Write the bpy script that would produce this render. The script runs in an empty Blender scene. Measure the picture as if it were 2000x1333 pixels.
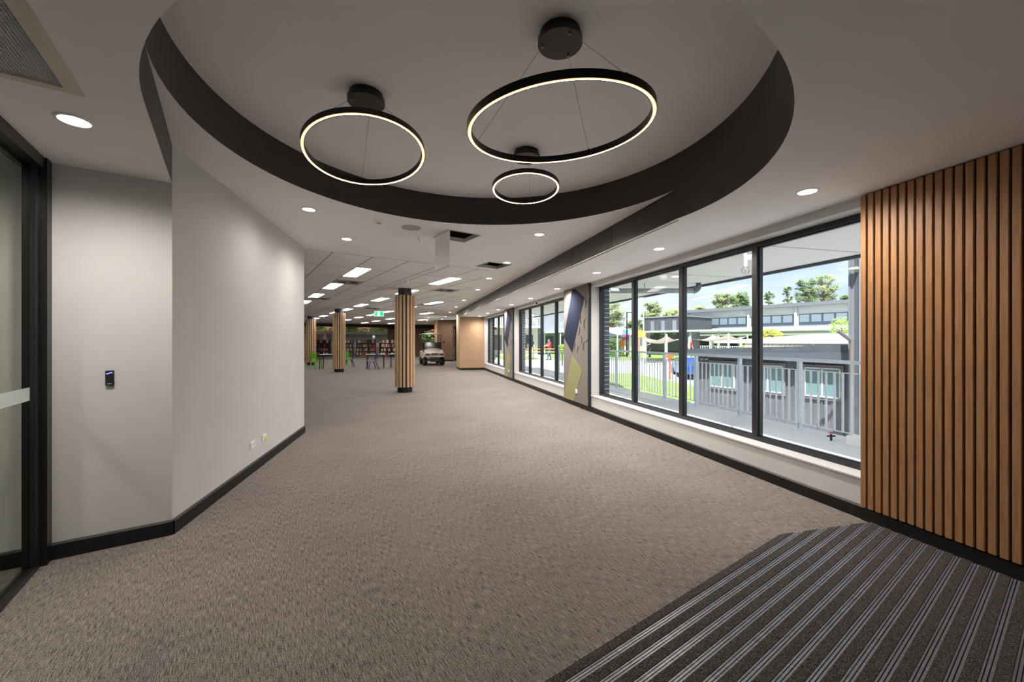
import bpy, math, random
from math import sin, cos, pi, radians, atan2, sqrt, hypot
from mathutils import Vector, Matrix
from mathutils.geometry import tessellate_polygon

random.seed(7)
S = bpy.context.scene
COL = S.collection

# ------------------------------------------------------------------ camera, world, sun, exposure
H = 1.5                       # eye height
cam = bpy.data.cameras.new('camera'); cam.lens = 14.0; cam.sensor_width = 36.0
cam.clip_start = .05; cam.clip_end = 600
cam.shift_y = -0.0003
camo = bpy.data.objects.new('camera', cam); COL.objects.link(camo)
camo.location = (0, 0, H); camo.rotation_euler = (pi/2, 0, 0)
S.camera = camo
S.view_settings.view_transform = 'Standard'
S.view_settings.look = 'None'
S.view_settings.gamma = 1
S.view_settings.use_curve_mapping = False
S.view_settings.exposure = 0.96

# frames: window wall frame (x = outward, y = along the wall); library frame (x = across, y = along)
RW = radians(14.34); W0 = (2.957, 3.346)
RL = radians(34.6)
def fw(o, t, z=0.): return Vector((W0[0]+o*cos(RW)-t*sin(RW), W0[1]+o*sin(RW)+t*cos(RW), z))
def fl(b, a, z=0.): return Vector((b*cos(RL)-a*sin(RL), b*sin(RL)+a*cos(RL), z))
F = 778.
def px(x, y, z):              # point at height z seen at (x, y) of the 2000 px frame
    Y = F*(z-H)/(667.-y); return Vector(((x-1000)/F*Y, Y, z))
def pd(x, y, Y): return Vector(((x-1000)/F*Y, Y, H+(667-y)/F*Y))

w = bpy.data.worlds.new('sky'); S.world = w; w.use_nodes = True
nt = w.node_tree; N = nt.nodes; N.clear()
out = N.new('ShaderNodeOutputWorld'); bg = N.new('ShaderNodeBackground'); bg.inputs[1].default_value = 0.95
tc = N.new('ShaderNodeTexCoord'); mp = N.new('ShaderNodeMapping'); mp.inputs['Scale'].default_value = (1.6, 1.6, 5)
mp.inputs['Location'].default_value = (.3, .1, .2)
no = N.new('ShaderNodeTexNoise'); no.inputs['Scale'].default_value = 2.2; no.inputs['Detail'].default_value = 7; no.inputs['Roughness'].default_value = .55
cr = N.new('ShaderNodeValToRGB')
cr.color_ramp.elements[0].position = .38; cr.color_ramp.elements[0].color = (.40, .50, .68, 1)
cr.color_ramp.elements[1].position = .56; cr.color_ramp.elements[1].color = (.60, .63, .68, 1)
nt.links.new(tc.outputs['Generated'], mp.inputs[0]); nt.links.new(mp.outputs[0], no.inputs[0])
nt.links.new(no.outputs[0], cr.inputs[0]); nt.links.new(cr.outputs[0], bg.inputs[0]); nt.links.new(bg.outputs[0], out.inputs[0])

sun = bpy.data.lights.new('sun', 'SUN'); sun.energy = 6.5; sun.angle = radians(.6); sun.color = (1, .96, .9)
so = bpy.data.objects.new('sun', sun); COL.objects.link(so)
_n = Vector((cos(RW), sin(RW), 0)); _u = Vector((-sin(RW), cos(RW), 0))
sdir = (_n*-.34 + _u*-.45 + Vector((0, 0, 1))).normalized()
so.rotation_euler = sdir.to_track_quat('Z', 'Y').to_euler()
so.location = (0, -5, 20)

# ------------------------------------------------------------------ materials
MATS = {}
def mat(name, col, rough=.6, metal=0., emit=None, es=0., spec=.5):
    if name in MATS: return MATS[name]
    m = bpy.data.materials.new(name); m.use_nodes = True
    b = m.node_tree.nodes['Principled BSDF']
    b.inputs['Base Color'].default_value = (*col, 1); b.inputs['Roughness'].default_value = rough
    b.inputs['Metallic'].default_value = metal; b.inputs['Specular IOR Level'].default_value = spec
    if emit: b.inputs['Emission Color'].default_value = (*emit, 1); b.inputs['Emission Strength'].default_value = es
    MATS[name] = m; return m
def nodes(m): return m.node_tree.nodes, m.node_tree.links, m.node_tree.nodes['Principled BSDF']
def noisy(name, c1, c2, scale=(1, 1, 1), ns=10, rough=.6, detail=4, p0=.35, p1=.65, bump=0., metal=0., spec=.5, bdist=.01, rot=0.):
    if name in MATS: return MATS[name]
    m = mat(name, c1, rough, metal, spec=spec); n, l, b = nodes(m)
    t = n.new('ShaderNodeTexCoord'); mpn = n.new('ShaderNodeMapping'); mpn.inputs['Scale'].default_value = scale
    mpn.inputs['Rotation'].default_value = (0, 0, rot)
    x = n.new('ShaderNodeTexNoise'); x.inputs['Scale'].default_value = ns; x.inputs['Detail'].default_value = detail
    r = n.new('ShaderNodeValToRGB'); r.color_ramp.elements[0].position = p0; r.color_ramp.elements[1].position = p1
    r.color_ramp.elements[0].color = (*c1, 1); r.color_ramp.elements[1].color = (*c2, 1)
    l.new(t.outputs['Object'], mpn.inputs[0]); l.new(mpn.outputs[0], x.inputs[0]); l.new(x.outputs[0], r.inputs[0]); l.new(r.outputs[0], b.inputs['Base Color'])
    if bump:
        bp = n.new('ShaderNodeBump'); bp.inputs['Strength'].default_value = bump; bp.inputs['Distance'].default_value = bdist
        l.new(x.outputs[0], bp.inputs['Height']); l.new(bp.outputs[0], b.inputs['Normal'])
    return m

M_wall = noisy('wall_paint', (.56, .55, .54), (.585, .575, .565), ns=2, rough=.55)
M_ceil = noisy('ceiling_paint', (.86, .845, .84), (.88, .865, .86), ns=1.5, rough=.8)
M_tile = noisy('ceiling_tile', (.84, .84, .835), (.87, .87, .865), ns=90, rough=.85, detail=2)
M_tbar = mat('tile_bar', (.34, .33, .32), .6)
M_char = noisy('charcoal_panel', (.030, .028, .027), (.037, .034, .033), ns=3, rough=.42)
M_black = noisy('black_skirting', (.007, .007, .007), (.011, .010, .010), ns=20, rough=.5, spec=.3)
M_alu = noisy('dark_window_frame', (.022, .024, .027), (.03, .032, .036), ns=30, rough=.33, metal=.3)
M_blk = mat('black_metal', (.012, .012, .013), .35, .2)
M_steel = mat('steel_wire', (.35, .34, .33), .35, .9)
M_galv = noisy('galvanised_steel', (.60, .66, .72), (.70, .76, .82), ns=14, rough=.5, metal=.0)
M_white = mat('white_plastic', (.78, .77, .75), .4)
M_conc = noisy('concrete', (.50, .49, .48), (.60, .59, .57), ns=3, rough=.9)
M_led = mat('ring_led', (1, .8, .5), .5, emit=(1.0, .75, .47), es=34)
M_ledo = mat('ring_led_glow_fringe', (1, .5, .15), .5, emit=(1.0, .40, .09), es=1.5)  # orange bands imitate the warm glow fringing the strip
M_lamp = mat('lamp_glow', (1, .95, .85), .5, emit=(1, .84, .66), es=10)
M_panel = mat('panel_glow', (1, .95, .88), .5, emit=(1, .95, .89), es=10.5)
M_clad = noisy('dark_cladding', (.075, .08, .095), (.10, .105, .12), ns=4, rough=.6)

def glass(name, tint=(.93, .96, .97), refl=.08, rough=.0):
    if name in MATS: return MATS[name]
    m = bpy.data.materials.new(name); m.use_nodes = True; n = m.node_tree.nodes; l = m.node_tree.links; n.clear()
    o = n.new('ShaderNodeOutputMaterial'); t = n.new('ShaderNodeBsdfTransparent'); g = n.new('ShaderNodeBsdfGlossy')
    t.inputs[0].default_value = (*tint, 1); g.inputs['Roughness'].default_value = rough
    mx = n.new('ShaderNodeMixShader'); fr = n.new('ShaderNodeFresnel'); fr.inputs[0].default_value = 1.45
    mu = n.new('ShaderNodeMath'); mu.operation = 'MULTIPLY'; mu.inputs[1].default_value = refl/.08
    mu.use_clamp = True
    gm = n.new('ShaderNodeNewGeometry'); bf = n.new('ShaderNodeMath'); bf.operation = 'SUBTRACT'; bf.inputs[0].default_value = 1
    m3 = n.new('ShaderNodeMath'); m3.operation = 'MULTIPLY'
    l.new(gm.outputs['Backfacing'], bf.inputs[1]); l.new(fr.outputs[0], mu.inputs[0]); l.new(mu.outputs[0], m3.inputs[0]); l.new(bf.outputs[0], m3.inputs[1]); l.new(m3.outputs[0], mx.inputs[0]); l.new(t.outputs[0], mx.inputs[1]); l.new(g.outputs[0], mx.inputs[2]); l.new(mx.outputs[0], o.inputs[0])
    MATS[name] = m; return m
M_glass = glass('window_glass', refl=.035)
M_dglass = glass('tinted_door_glass', (.80, .82, .76), .06)

def carpet():
    m = mat('loop_carpet', (.2, .18, .16), .95, spec=.15); n, l, b = nodes(m)
    t = n.new('ShaderNodeTexCoord')
    def lay(sc, ns, det=2):
        m0 = n.new('ShaderNodeMapping'); m0.inputs['Rotation'].default_value = (0, 0, -RL)
        mp = n.new('ShaderNodeMapping'); mp.inputs['Scale'].default_value = sc
        x = n.new('ShaderNodeTexNoise'); x.inputs['Scale'].default_value = ns; x.inputs['Detail'].default_value = det; x.inputs['Roughness'].default_value = .6
        l.new(t.outputs['Object'], m0.inputs[0]); l.new(m0.outputs[0], mp.inputs[0]); l.new(mp.outputs[0], x.inputs[0]); return x
    a = lay((20, 1, 1), 15, 4); c = lay((1.8, 1, 1), 150, 2); d = lay((1, 1, 1), 1.2, 3)
    ad = n.new('ShaderNodeMath'); ad.operation = 'ADD'; l.new(a.outputs[0], ad.inputs[0]); l.new(c.outputs[0], ad.inputs[1])
    mu = n.new('ShaderNodeMath'); mu.operation = 'MULTIPLY_ADD'; mu.inputs[1].default_value = .5; l.new(ad.outputs[0], mu.inputs[0])
    m2 = n.new('ShaderNodeMath'); m2.operation = 'MULTIPLY_ADD'; m2.inputs[1].default_value = .05; m2.inputs[2].default_value = -.025
    l.new(d.outputs[0], m2.inputs[0]); l.new(m2.outputs[0], mu.inputs[2])
    r = n.new('ShaderNodeValToRGB'); e = r.color_ramp.elements
    e[0].position = .415; e[0].color = (.030, .026, .024, 1); e[1].position = .57; e[1].color = (.285, .252, .230, 1)
    k = e.new(.487); k.color = (.142, .125, .114, 1)
    l.new(mu.outputs[0], r.inputs[0]); l.new(r.outputs[0], b.inputs['Base Color'])
    bp = n.new('ShaderNodeBump'); bp.inputs['Strength'].default_value = .35; bp.inputs['Distance'].default_value = .004
    l.new(mu.outputs[0], bp.inputs['Height']); l.new(bp.outputs[0], b.inputs['Normal'])
    return m
M_carpet = carpet()
def wood(name, c1, c2, rough=.5, axis='z'):
    sc = {'z': (14, 14, .8), 'x': (.8, 14, 14)}[axis]
    m = noisy(name, c1, c2, scale=sc, ns=6, rough=rough, detail=6, p0=.3, p1=.7, bump=.05, bdist=.002); return m
M_oak = wood('oak_slat', (.27, .128, .050), (.40, .205, .088))
M_oak2 = wood('pale_oak_slat', (.42, .265, .155), (.55, .37, .23))
M_brown = wood('brown_timber_panel', (.085, .045, .022), (.14, .075, .038))
M_ply = wood('ply_front', (.50, .30, .18), (.60, .38, .24))
M_matpile = noisy('mat_pile', (.010, .0095, .0095), (.125, .108, .095), ns=210, rough=.95, detail=2, p0=.38, p1=.68, bump=.8, bdist=.006, spec=.1)
M_rib = noisy('mat_rib', (.06, .062, .078), (.17, .175, .215), scale=(60, 1, 1), ns=6, rough=.38, detail=0, spec=.6)  # bluish tone put in the colour for sky reflected on the ribs
M_felt = noisy('grey_felt', (.17, .15, .135), (.23, .21, .19), ns=120, rough=.95, spec=.1)
M_navy = noisy('navy_felt', (.012, .017, .035), (.022, .028, .05), ns=120, rough=.95, spec=.1)
M_olive = noisy('olive_felt', (.235, .23, .115), (.285, .28, .145), ns=120, rough=.95, spec=.1)

def brick():
    m = mat('dark_brick', (.05, .05, .06), .6); n, l, b = nodes(m)
    t = n.new('ShaderNodeTexCoord'); sp = n.new('ShaderNodeSeparateXYZ'); cb = n.new('ShaderNodeCombineXYZ'); ad = n.new('ShaderNodeMath')
    l.new(t.outputs['Object'], sp.inputs[0]); l.new(sp.outputs[0], ad.inputs[0]); l.new(sp.outputs[1], ad.inputs[1]); l.new(ad.outputs[0], cb.inputs[0]); l.new(sp.outputs[2], cb.inputs[1])
    k = n.new('ShaderNodeTexBrick'); k.inputs['Scale'].default_value = 1; k.inputs['Brick Width'].default_value = .25; k.inputs['Row Height'].default_value = .095
    k.inputs['Mortar Size'].default_value = .006; k.inputs['Color1'].default_value = (.045, .048, .06, 1); k.inputs['Color2'].default_value = (.07, .075, .09, 1); k.inputs['Mortar'].default_value = (.55, .55, .56, 1)
    l.new(cb.outputs[0], k.inputs[0]); l.new(k.outputs[0], b.inputs['Base Color']); return m
M_brick = brick()

# ------------------------------------------------------------------ mesh helpers
class MB:
    def __init__(s): s.v = []; s.f = []; s.m = []; s.sm = []
    def add(s, vs, fs, mi=0, smooth=False):
        k = len(s.v); s.v += [tuple(v) for v in vs]; s.f += [tuple(i+k for i in f) for f in fs]; s.m += [mi]*len(fs); s.sm += [smooth]*len(fs); return s
    def box(s, x0, x1, y0, y1, z0, z1, mi=0):
        if x0 > x1: x0, x1 = x1, x0
        if y0 > y1: y0, y1 = y1, y0
        if z0 > z1: z0, z1 = z1, z0
        v = [(x0,y0,z0),(x1,y0,z0),(x1,y1,z0),(x0,y1,z0),(x0,y0,z1),(x1,y0,z1),(x1,y1,z1),(x0,y1,z1)]
        return s.add(v, [(0,3,2,1),(4,5,6,7),(0,1,5,4),(1,2,6,5),(2,3,7,6),(3,0,4,7)], mi)
    def bbox(s, x0, x1, y0, y1, z0, z1, c=.005, mi=0):    # box with chamfered vertical and top edges
        p = [(x0+c,y0),(x1-c,y0),(x1,y0+c),(x1,y1-c),(x1-c,y1),(x0+c,y1),(x0,y1-c),(x0,y0+c)]
        q = [(x0+2*c,y0+c),(x1-2*c,y0+c),(x1-c,y0+2*c),(x1-c,y1-2*c),(x1-2*c,y1-c),(x0+2*c,y1-c),(x0+c,y1-2*c),(x0+c,y0+2*c)]
        v = [(*a,z0) for a in p]+[(*a,z1-c) for a in p]+[(*a,z1) for a in q]
        f = [tuple(range(7,-1,-1)), tuple(range(16,24))]
        for k in (0, 8):
            for i in range(8): j=(i+1)%8; f.append((k+i,k+j,k+8+j,k+8+i))
        return s.add(v, f, mi)
    def cyl(s, p0, p1, r0, r1=None, n=12, mi=0, smooth=True, caps=True):
        r1 = r0 if r1 is None else r1; p0 = Vector(p0); p1 = Vector(p1); d = (p1-p0).normalized()
        a = d.orthogonal().normalized(); b = d.cross(a)
        v = [p0+(a*cos(2*pi*i/n)+b*sin(2*pi*i/n))*r0 for i in range(n)]+[p1+(a*cos(2*pi*i/n)+b*sin(2*pi*i/n))*r1 for i in range(n)]
        s.add(v, [(i,(i+1)%n,n+(i+1)%n,n+i) for i in range(n)], mi, smooth)
        if caps: k = len(s.v)-2*n; s.f += [tuple(k+i for i in range(n-1,-1,-1)), tuple(k+n+i for i in range(n))]; s.m += [mi,mi]; s.sm += [False,False]
        return s
    def tube(s, pts, r, n=8, mi=0, closed=False):
        pts = [Vector(p) for p in pts]; L = len(pts); V = []
        for i, p in enumerate(pts):
            d = (pts[(i+1)%L]-pts[i-1]) if closed or 0 < i < L-1 else (pts[1]-pts[0] if i == 0 else pts[-1]-pts[-2])
            d.normalize(); a = d.cross(Vector((0,0,1)));
            if a.length < .05: a = d.cross(Vector((0,1,0)))
            a.normalize(); b = d.cross(a); rr = r[i] if isinstance(r, (list, tuple)) else r
            V += [p+(a*cos(2*pi*k/n)+b*sin(2*pi*k/n))*rr for k in range(n)]
        f = []
        for i in range(L if closed else L-1):
            j = (i+1)%L
            for k in range(n): m_=(k+1)%n; f.append((i*n+k,j*n+k,j*n+m_,i*n+m_))
        if not closed: f += [tuple(range(n)), tuple((L-1)*n+k for k in range(n-1,-1,-1))]
        return s.add(V, f, mi, True)
    def lathe(s, prof, n=24, c=(0,0,0), mi=0, smooth=True):
        V = [(c[0]+r*cos(2*pi*i/n), c[1]+r*sin(2*pi*i/n), c[2]+z) for r, z in prof for i in range(n)]
        f = [(k*n+i,k*n+(i+1)%n,(k+1)*n+(i+1)%n,(k+1)*n+i) for k in range(len(prof)-1) for i in range(n)]
        return s.add(V, f, mi, smooth)
    def prism(s, poly, z0, z1, mi=0, axis='z', smooth=False):
        n = len(poly)
        T = {'z': lambda a,b,c: (a,b,c), 'y': lambda a,b,c: (a,c,b), 'x': lambda a,b,c: (c,a,b)}[axis]
        v = [T(a,b,z0) for a,b in poly]+[T(a,b,z1) for a,b in poly]
        tri = tessellate_polygon([[Vector((a,b,0)) for a,b in poly]])
        f = [tuple(reversed(t)) for t in tri]+[tuple(n+i for i in t) for t in tri]
        s.add(v, f, mi)
        k = len(s.v)-2*n; s.f += [(k+i,k+(i+1)%n,k+n+(i+1)%n,k+n+i) for i in range(n)]; s.m += [mi]*n; s.sm += [smooth]*n
        return s
    def ell(s, c, r, n=12, mi=0):
        V = []; c = Vector(c); m_ = n//2
        for j in range(1, m_):
            th = pi*j/m_
            V += [(c.x+r[0]*sin(th)*cos(2*pi*i/n), c.y+r[1]*sin(th)*sin(2*pi*i/n), c.z+r[2]*cos(th)) for i in range(n)]
        V += [(c.x,c.y,c.z+r[2]),(c.x,c.y,c.z-r[2])]; q = (m_-1)*n
        f = [(j*n+i,j*n+n+i,j*n+n+(i+1)%n,j*n+(i+1)%n) for j in range(m_-2) for i in range(n)]
        f += [(q,i,(i+1)%n) for i in range(n)]+[(q+1,(m_-2)*n+(i+1)%n,(m_-2)*n+i) for i in range(n)]
        return s.add(V, f, mi, True)
    def obj(s, name, m, parent=None, loc=None, rz=0.):
        me = bpy.data.meshes.new(name); me.from_pydata(s.v, [], s.f); 
        for x in (m if isinstance(m, (list, tuple)) else [m]): me.materials.append(x)
        me.polygons.foreach_set('material_index', s.m); me.polygons.foreach_set('use_smooth', s.sm); me.update()
        if any(s.sm): me.set_sharp_from_angle(angle=radians(38))
        o = bpy.data.objects.new(name, me); COL.objects.link(o)
        if loc is not None: o.location = loc
        o.rotation_euler = (0, 0, rz)
        if parent: o.parent = parent
        return o
def thing(name, label, cat, loc=(0,0,0), rz=0., group=None):
    o = bpy.data.objects.new(name, None); COL.objects.link(o); o.location = loc; o.rotation_euler = (0,0,rz); o.empty_display_size = .1
    return tag(o, label, cat, group)
def tag(o, label, cat, group=None, kind=None):
    o['label'] = label; o['category'] = cat
    if group: o['group'] = group
    if kind: o['kind'] = kind
    return o
def struct(o, label=None):
    o['kind'] = 'structure'
    if label: o['label'] = label
    return o
def kids(o): return [c for c in COL.objects if c.parent == o]
def dup(root, loc, rz, label, group=None, scale=None, cm=None):
    r = root.copy(); COL.objects.link(r); r.location = loc; r.rotation_euler = (0,0,rz); r['label'] = label
    if group: r['group'] = group
    if scale: r.scale = scale
    def rec(a, b):
        for ch in kids(a):
            c = ch.copy(); COL.objects.link(c); c.parent = b; rec(ch, c)
    rec(root, r); return r
ROTM = Matrix.Rotation
def poly_plane(name, loops, z, m, up=False, mi=None):
    flat = [p for lp in loops for p in lp]
    tri = tessellate_polygon([[Vector((p[0],p[1],0)) for p in lp] for lp in loops])
    fs = []
    for t in tri:
        a,b,c = [Vector((flat[i][0],flat[i][1],0)) for i in t]
        ccw = (b-a).cross(c-a).z > 0
        fs.append(tuple(t) if ccw == up else tuple(reversed(t)))
    mb = MB(); mb.add([(p[0],p[1],z) for p in flat], fs); return mb

# ================================================================== room shell
ZL, ZM, ZD = 2.72, 3.02, 3.37
L1 = Vector((-2.634, 3.086)); L2 = Vector((-3.397, 6.509))
A0 = 2.634*sin(RL)+3.086*cos(RL)                                     # a of the face wall
CC = Vector((-.217, 3.195)); CR = 2.026        # circular recess
F0 = Vector((1.678, 4.005)); fang = atan2(F0.y-CC.y, F0.x-CC.x); F0 = CC+Vector((cos(fang), sin(fang)))*CR
# tangent point for the straight edge from L1
dv = CC-L1; D = dv.length; al = math.asin(CR/D); Lt = sqrt(D*D-CR*CR)
base = atan2(dv.y, dv.x)
T1 = None
for sg in (1, -1):
    p = L1+Vector((cos(base+sg*al), sin(base+sg*al)))*Lt
    if T1 is None or p.y < T1.y: T1 = p
tang = atan2(T1.y-CC.y, T1.x-CC.x)
def arc(a0, a1, n=64): return [CC+Vector((cos(a0+(a1-a0)*i/n), sin(a0+(a1-a0)*i/n)))*CR for i in range(n+1)]
ta = tang if tang > 0 else tang+2*pi           # about 210 degrees
near_arc = arc(ta, fang+2*pi)                  # through the camera side
far_arc = arc(ta, fang)                        # through the far side
# fascia line
fas_n0, fas_n1 = -1.085, -1.26
TEND = 17.72
def fasp(t): 
    k = (t-.96)/(16.5-.96); return fw(fas_n0+(fas_n1-fas_n0)*k, t)
F1 = fasp(TEND)
floor = struct(MB().box(-30, 14, -6, 60, -.02, 0).obj('floor', M_carpet))
floor.data.transform(Matrix.Identity(4))
# keep the floor inside the building: rebuild as a polygon
floor_poly = [fw(.15,-8), fw(.15,TEND+.1), fw(-1.0,TEND+.1), (-2.5,32), (-2.5,58), (-45,58), (-45,-6), (-6,-6)]
floor_poly = [Vector((p[0],p[1])) for p in floor_poly]
bpy.data.objects.remove(floor)
floor = struct(poly_plane('floor', [floor_poly], 0, M_carpet, up=True).obj('floor', M_carpet), 'grey brown woven loop carpet floor')

# low ceiling (2.72)
v2 = lambda p: Vector((p[0], p[1]))
Lface = fl(-6, A0); Rend = fw(.0, TEND)
hole = None
vb0, vb1, va0, va1 = -1.06, -.62, 1.0, 2.84    # return air grille opening in the near ceiling
low = [v2(L1)] + near_arc + [v2(fasp(t)) for t in (4, 8, 12)] + [v2(F1), v2(fw(.05, TEND)), v2(fw(.05, -8)), Vector((-7, -6)), v2(fl(-6, A0))]
grh = [v2(fl(vb1-.03,va0+.03)), v2(fl(vb1-.03,va1-.03)), v2(fl(vb0+.03,va1-.03)), v2(fl(vb0+.03,va0+.03))]
struct(poly_plane('c', [low, grh], ZL, M_ceil).obj('ceiling', M_ceil), 'low plaster ceiling around the round recess')
# mid ceiling plaster (3.02)
GB = None
AB = 7.36                                      # near edge of the tile grid
# intersection of a=AB with o=-1.95
def isect(o):
    # fw(o,t) with library a = AB
    def a_of(p): return -p.x*sin(RL)+p.y*cos(RL)
    t0, t1 = 0, 20
    for _ in range(50):
        tm = (t0+t1)/2
        if a_of(fw(o, tm)) < AB: t0 = tm
        else: t1 = tm
    return t0
OG = -1.97; tB = isect(OG)
GBp = fw(OG, tB)
mid = [v2(L1)] + far_arc + [v2(fasp(t)) for t in (4, 8, 12)] + [v2(F1), v2(fw(-1.3, 19.3)), v2(fw(OG, 19.3)), v2(GBp), v2(L2)]
def sq(b0, b1, a0, a1): return [v2(fl(b0,a0)), v2(fl(b1,a0)), v2(fl(b1,a1)), v2(fl(b0,a1))]
h1 = sq(2.39, 2.87, 4.98, 5.46); h2 = sq(4.0, 4.5, 6.57, 7.08)
struct(poly_plane('c', [mid, h1, h2], ZM, M_ceil).obj('ceiling', M_ceil), 'raised plaster ceiling with two open hatches')
# round recess lid
dome = MB(); dome.add([(p.x,p.y,ZD) for p in arc(0, 2*pi, 96)[:-1]], [tuple(range(95,-1,-1))])
struct(dome.obj('ceiling', M_ceil), 'flat plaster top of the round ceiling recess')
# drum band
def band(pts, z0, z1, name, m):
    mb = MB(); n = len(pts); mb.add([(p[0],p[1],z0) for p in pts]+[(p[0],p[1],z1) for p in pts], [(i,i+1,n+i+1,n+i) for i in range(n-1)], 0, True)
    return mb.obj(name, m)
struct(band(far_arc, ZM, ZD, 'trim_1', M_char), 'charcoal curved band inside the round recess, far side')
struct(band(near_arc, ZL, ZD, 'trim_2', M_char), 'charcoal curved band inside the round recess, near side')
sf = MB().prism([(0,-.001),(Lt,-.001),(Lt,0),(0,0)], ZL, ZM)
d = (T1-L1).normalized()
struct(sf.obj('trim_3', M_char, loc=(L1.x, L1.y, 0), rz=atan2(d.y, d.x)), 'straight charcoal drop between the round recess and white wall')
# fascia boards
fb = MB(); t = .96; ft = []
dirf = (fasp(10)-fasp(1)); fr = atan2(dirf.y, dirf.x); tt = 0; Lf = (F1-fasp(.96)).length
f0w = fasp(.96)
while tt < Lf:
    e = min(tt+1.3, Lf); fb.box(tt+.004, e-.004, 0, .014, ZL+.004, ZM); tt += 1.3
fb.box(0, Lf, -.03, -.012, ZL, ZM, 1)
struct(fb.obj('trim_4', [M_char, M_black], loc=(f0w.x, f0w.y, 0), rz=fr), 'long fascia of charcoal boards under the raised ceiling')
struct(MB().box(0, Lf, .002, .02, ZL-.006, ZL+.004).obj('trim_5', M_white, loc=(f0w.x, f0w.y, 0), rz=fr), 'thin pale bead along the foot of the charcoal fascia')

# left walls
def wallseg(name, p, q, z0, z1, th, m, label=None):
    p = Vector((p[0],p[1])); q = Vector((q[0],q[1])); d = q-p
    o = MB().box(0, d.length, 0, th, z0, z1).obj(name, m, loc=(p.x,p.y,0), rz=atan2(d.y,d.x))
    return struct(o, label)
wallseg('wall_left_face', fl(-6, A0), fl(-.415, A0), 0, ZL+.6, .1, M_wall, 'white wall carrying the black card reader')
wallseg('wall_left', L1, L2, 0, ZM+.3, .1, M_wall, 'long white wall beside the carpet')
wallseg('wall_left_return', L2+Vector((-.02,-.02)), fl(-8, AB-.03), 0, ZM+.3, -.08, M_wall)
def skirt(name, p, q, label=None, h=.113, th=.018):
    p = Vector((p[0],p[1])); q = Vector((q[0],q[1])); d = q-p
    mb = MB().prism([(0,0),(-th,0),(-th,h-.012),(-.004,h),(0,h)], 0, d.length, axis='x')
    return struct(mb.obj(name, M_black, loc=(p.x,p.y,0), rz=atan2(d.y,d.x)), label)
skirt('baseboard_left_face', fl(-6, A0), fl(-.415+.006, A0))
skirt('baseboard_left', L1, L2)

# window wall -----------------------------------------------------------------
RWt = (W0[0], W0[1], 0)
SZ, HZ = .345, 2.635
wins = [(-.03, 5.2), (6.6, 11.6), (12.93, 17.64)]
wb = MB()
def wbox(o0, o1, t0, t1, z0, z1): wb.box(o0, o1, t0, t1, z0, z1)
wbox(0, .30, -8, TEND+.3, -.0, SZ); wbox(0, .30, -8, TEND+.3, HZ, ZM+.5)
ed = [-8] + [e for w_ in wins for e in w_] + [TEND+.3]
for i in range(0, len(ed), 2): wbox(0, .30, ed[i], ed[i+1], SZ, HZ)
struct(wb.obj('wall_right', M_wall, loc=RWt, rz=RW), 'white window wall with low sills')
bb = MB(); 
bb.box(.302, .42, -8, TEND+6, -.6, SZ-.02); bb.box(.302, .42, -8, TEND+6, HZ+.02, ZM+.5)
for i in range(0, len(ed), 2): bb.box(.302, .42, ed[i], ed[i+1] + (6 if i == 6 else 0), SZ-.02, HZ+.02)
struct(bb.obj('wall_right_outside', M_brick, loc=RWt, rz=RW), 'dark brick outer face of the window wall')
struct(MB().prism([(0,0),(-.018,0),(-.018,.10),(-.004,.113),(0,.113)], 0, TEND, axis='y').obj('baseboard_right', M_black, loc=RWt, rz=RW))
for i, (t0, t1) in enumerate(wins):
    n = f'window_{i+1}'; e = bpy.data.objects.new(n, None); COL.objects.link(e); e['kind'] = 'structure'; 
    e['label'] = ['nearest wide four pane window with dark frame', 'middle four pane window with dark frame', 'farthest four pane window with dark frame'][i]
    p = fw(.18, t0, SZ); e.location = p; e.rotation_euler = (0,0,RW); Wd = t1-t0; Hh = HZ-SZ
    MB().box(-.195, .0, .0, Wd, -.012, .002).obj('window_sill', M_wall, e)
    fm = MB(); fm.box(0,.10,0,Wd,.002,.052); fm.box(0,.10,0,Wd,Hh-.055,Hh); fm.box(0,.10,0,.05,.052,Hh-.055); fm.box(0,.10,Wd-.05,Wd,.052,Hh-.055)
    fm.box(.03,.07,0,Wd,.052,.062); fm.box(.03,.07,0,Wd,Hh-.068,Hh-.055)
    fm.obj('window_frame', M_alu, e)
    ps = [0] + [Wd*k/4 for k in (1,2,3)] + [Wd]
    for k in (1,2,3):
        c = ps[k]; q = MB(); q.box(0,.09,c-.032,c+.032,.052,Hh-.055); q.box(.03,.06,c-.045,c+.045,.052,Hh-.055); q.obj('mullion', M_alu, e)
    for k in range(4): MB().box(.046,.050,ps[k]+.03,ps[k+1]-.03,.055,Hh-.06).obj('glass_pane', M_glass, e)

# slatted timber wall on the right ---------------------------------------------
sw = thing('slatted_wall_panel', 'warm oak wall panel of broad vertical battens right of the nearest window', 'wall panel', fw(0, 0), RW)
MB().box(-.014, -.001, -5.0, .0, .113, ZL-.004).obj('backing_board', M_black, sw)
for k in range(64):
    t1 = -k*.0542; MB().bbox(-.040, -.014, t1-.040, t1, .114, ZL-.012, .0025).obj('batten', M_oak, sw)
skirt('baseboard_right_timber', fw(0, .0), fw(0, -5), h=.112, th=.03)
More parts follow.
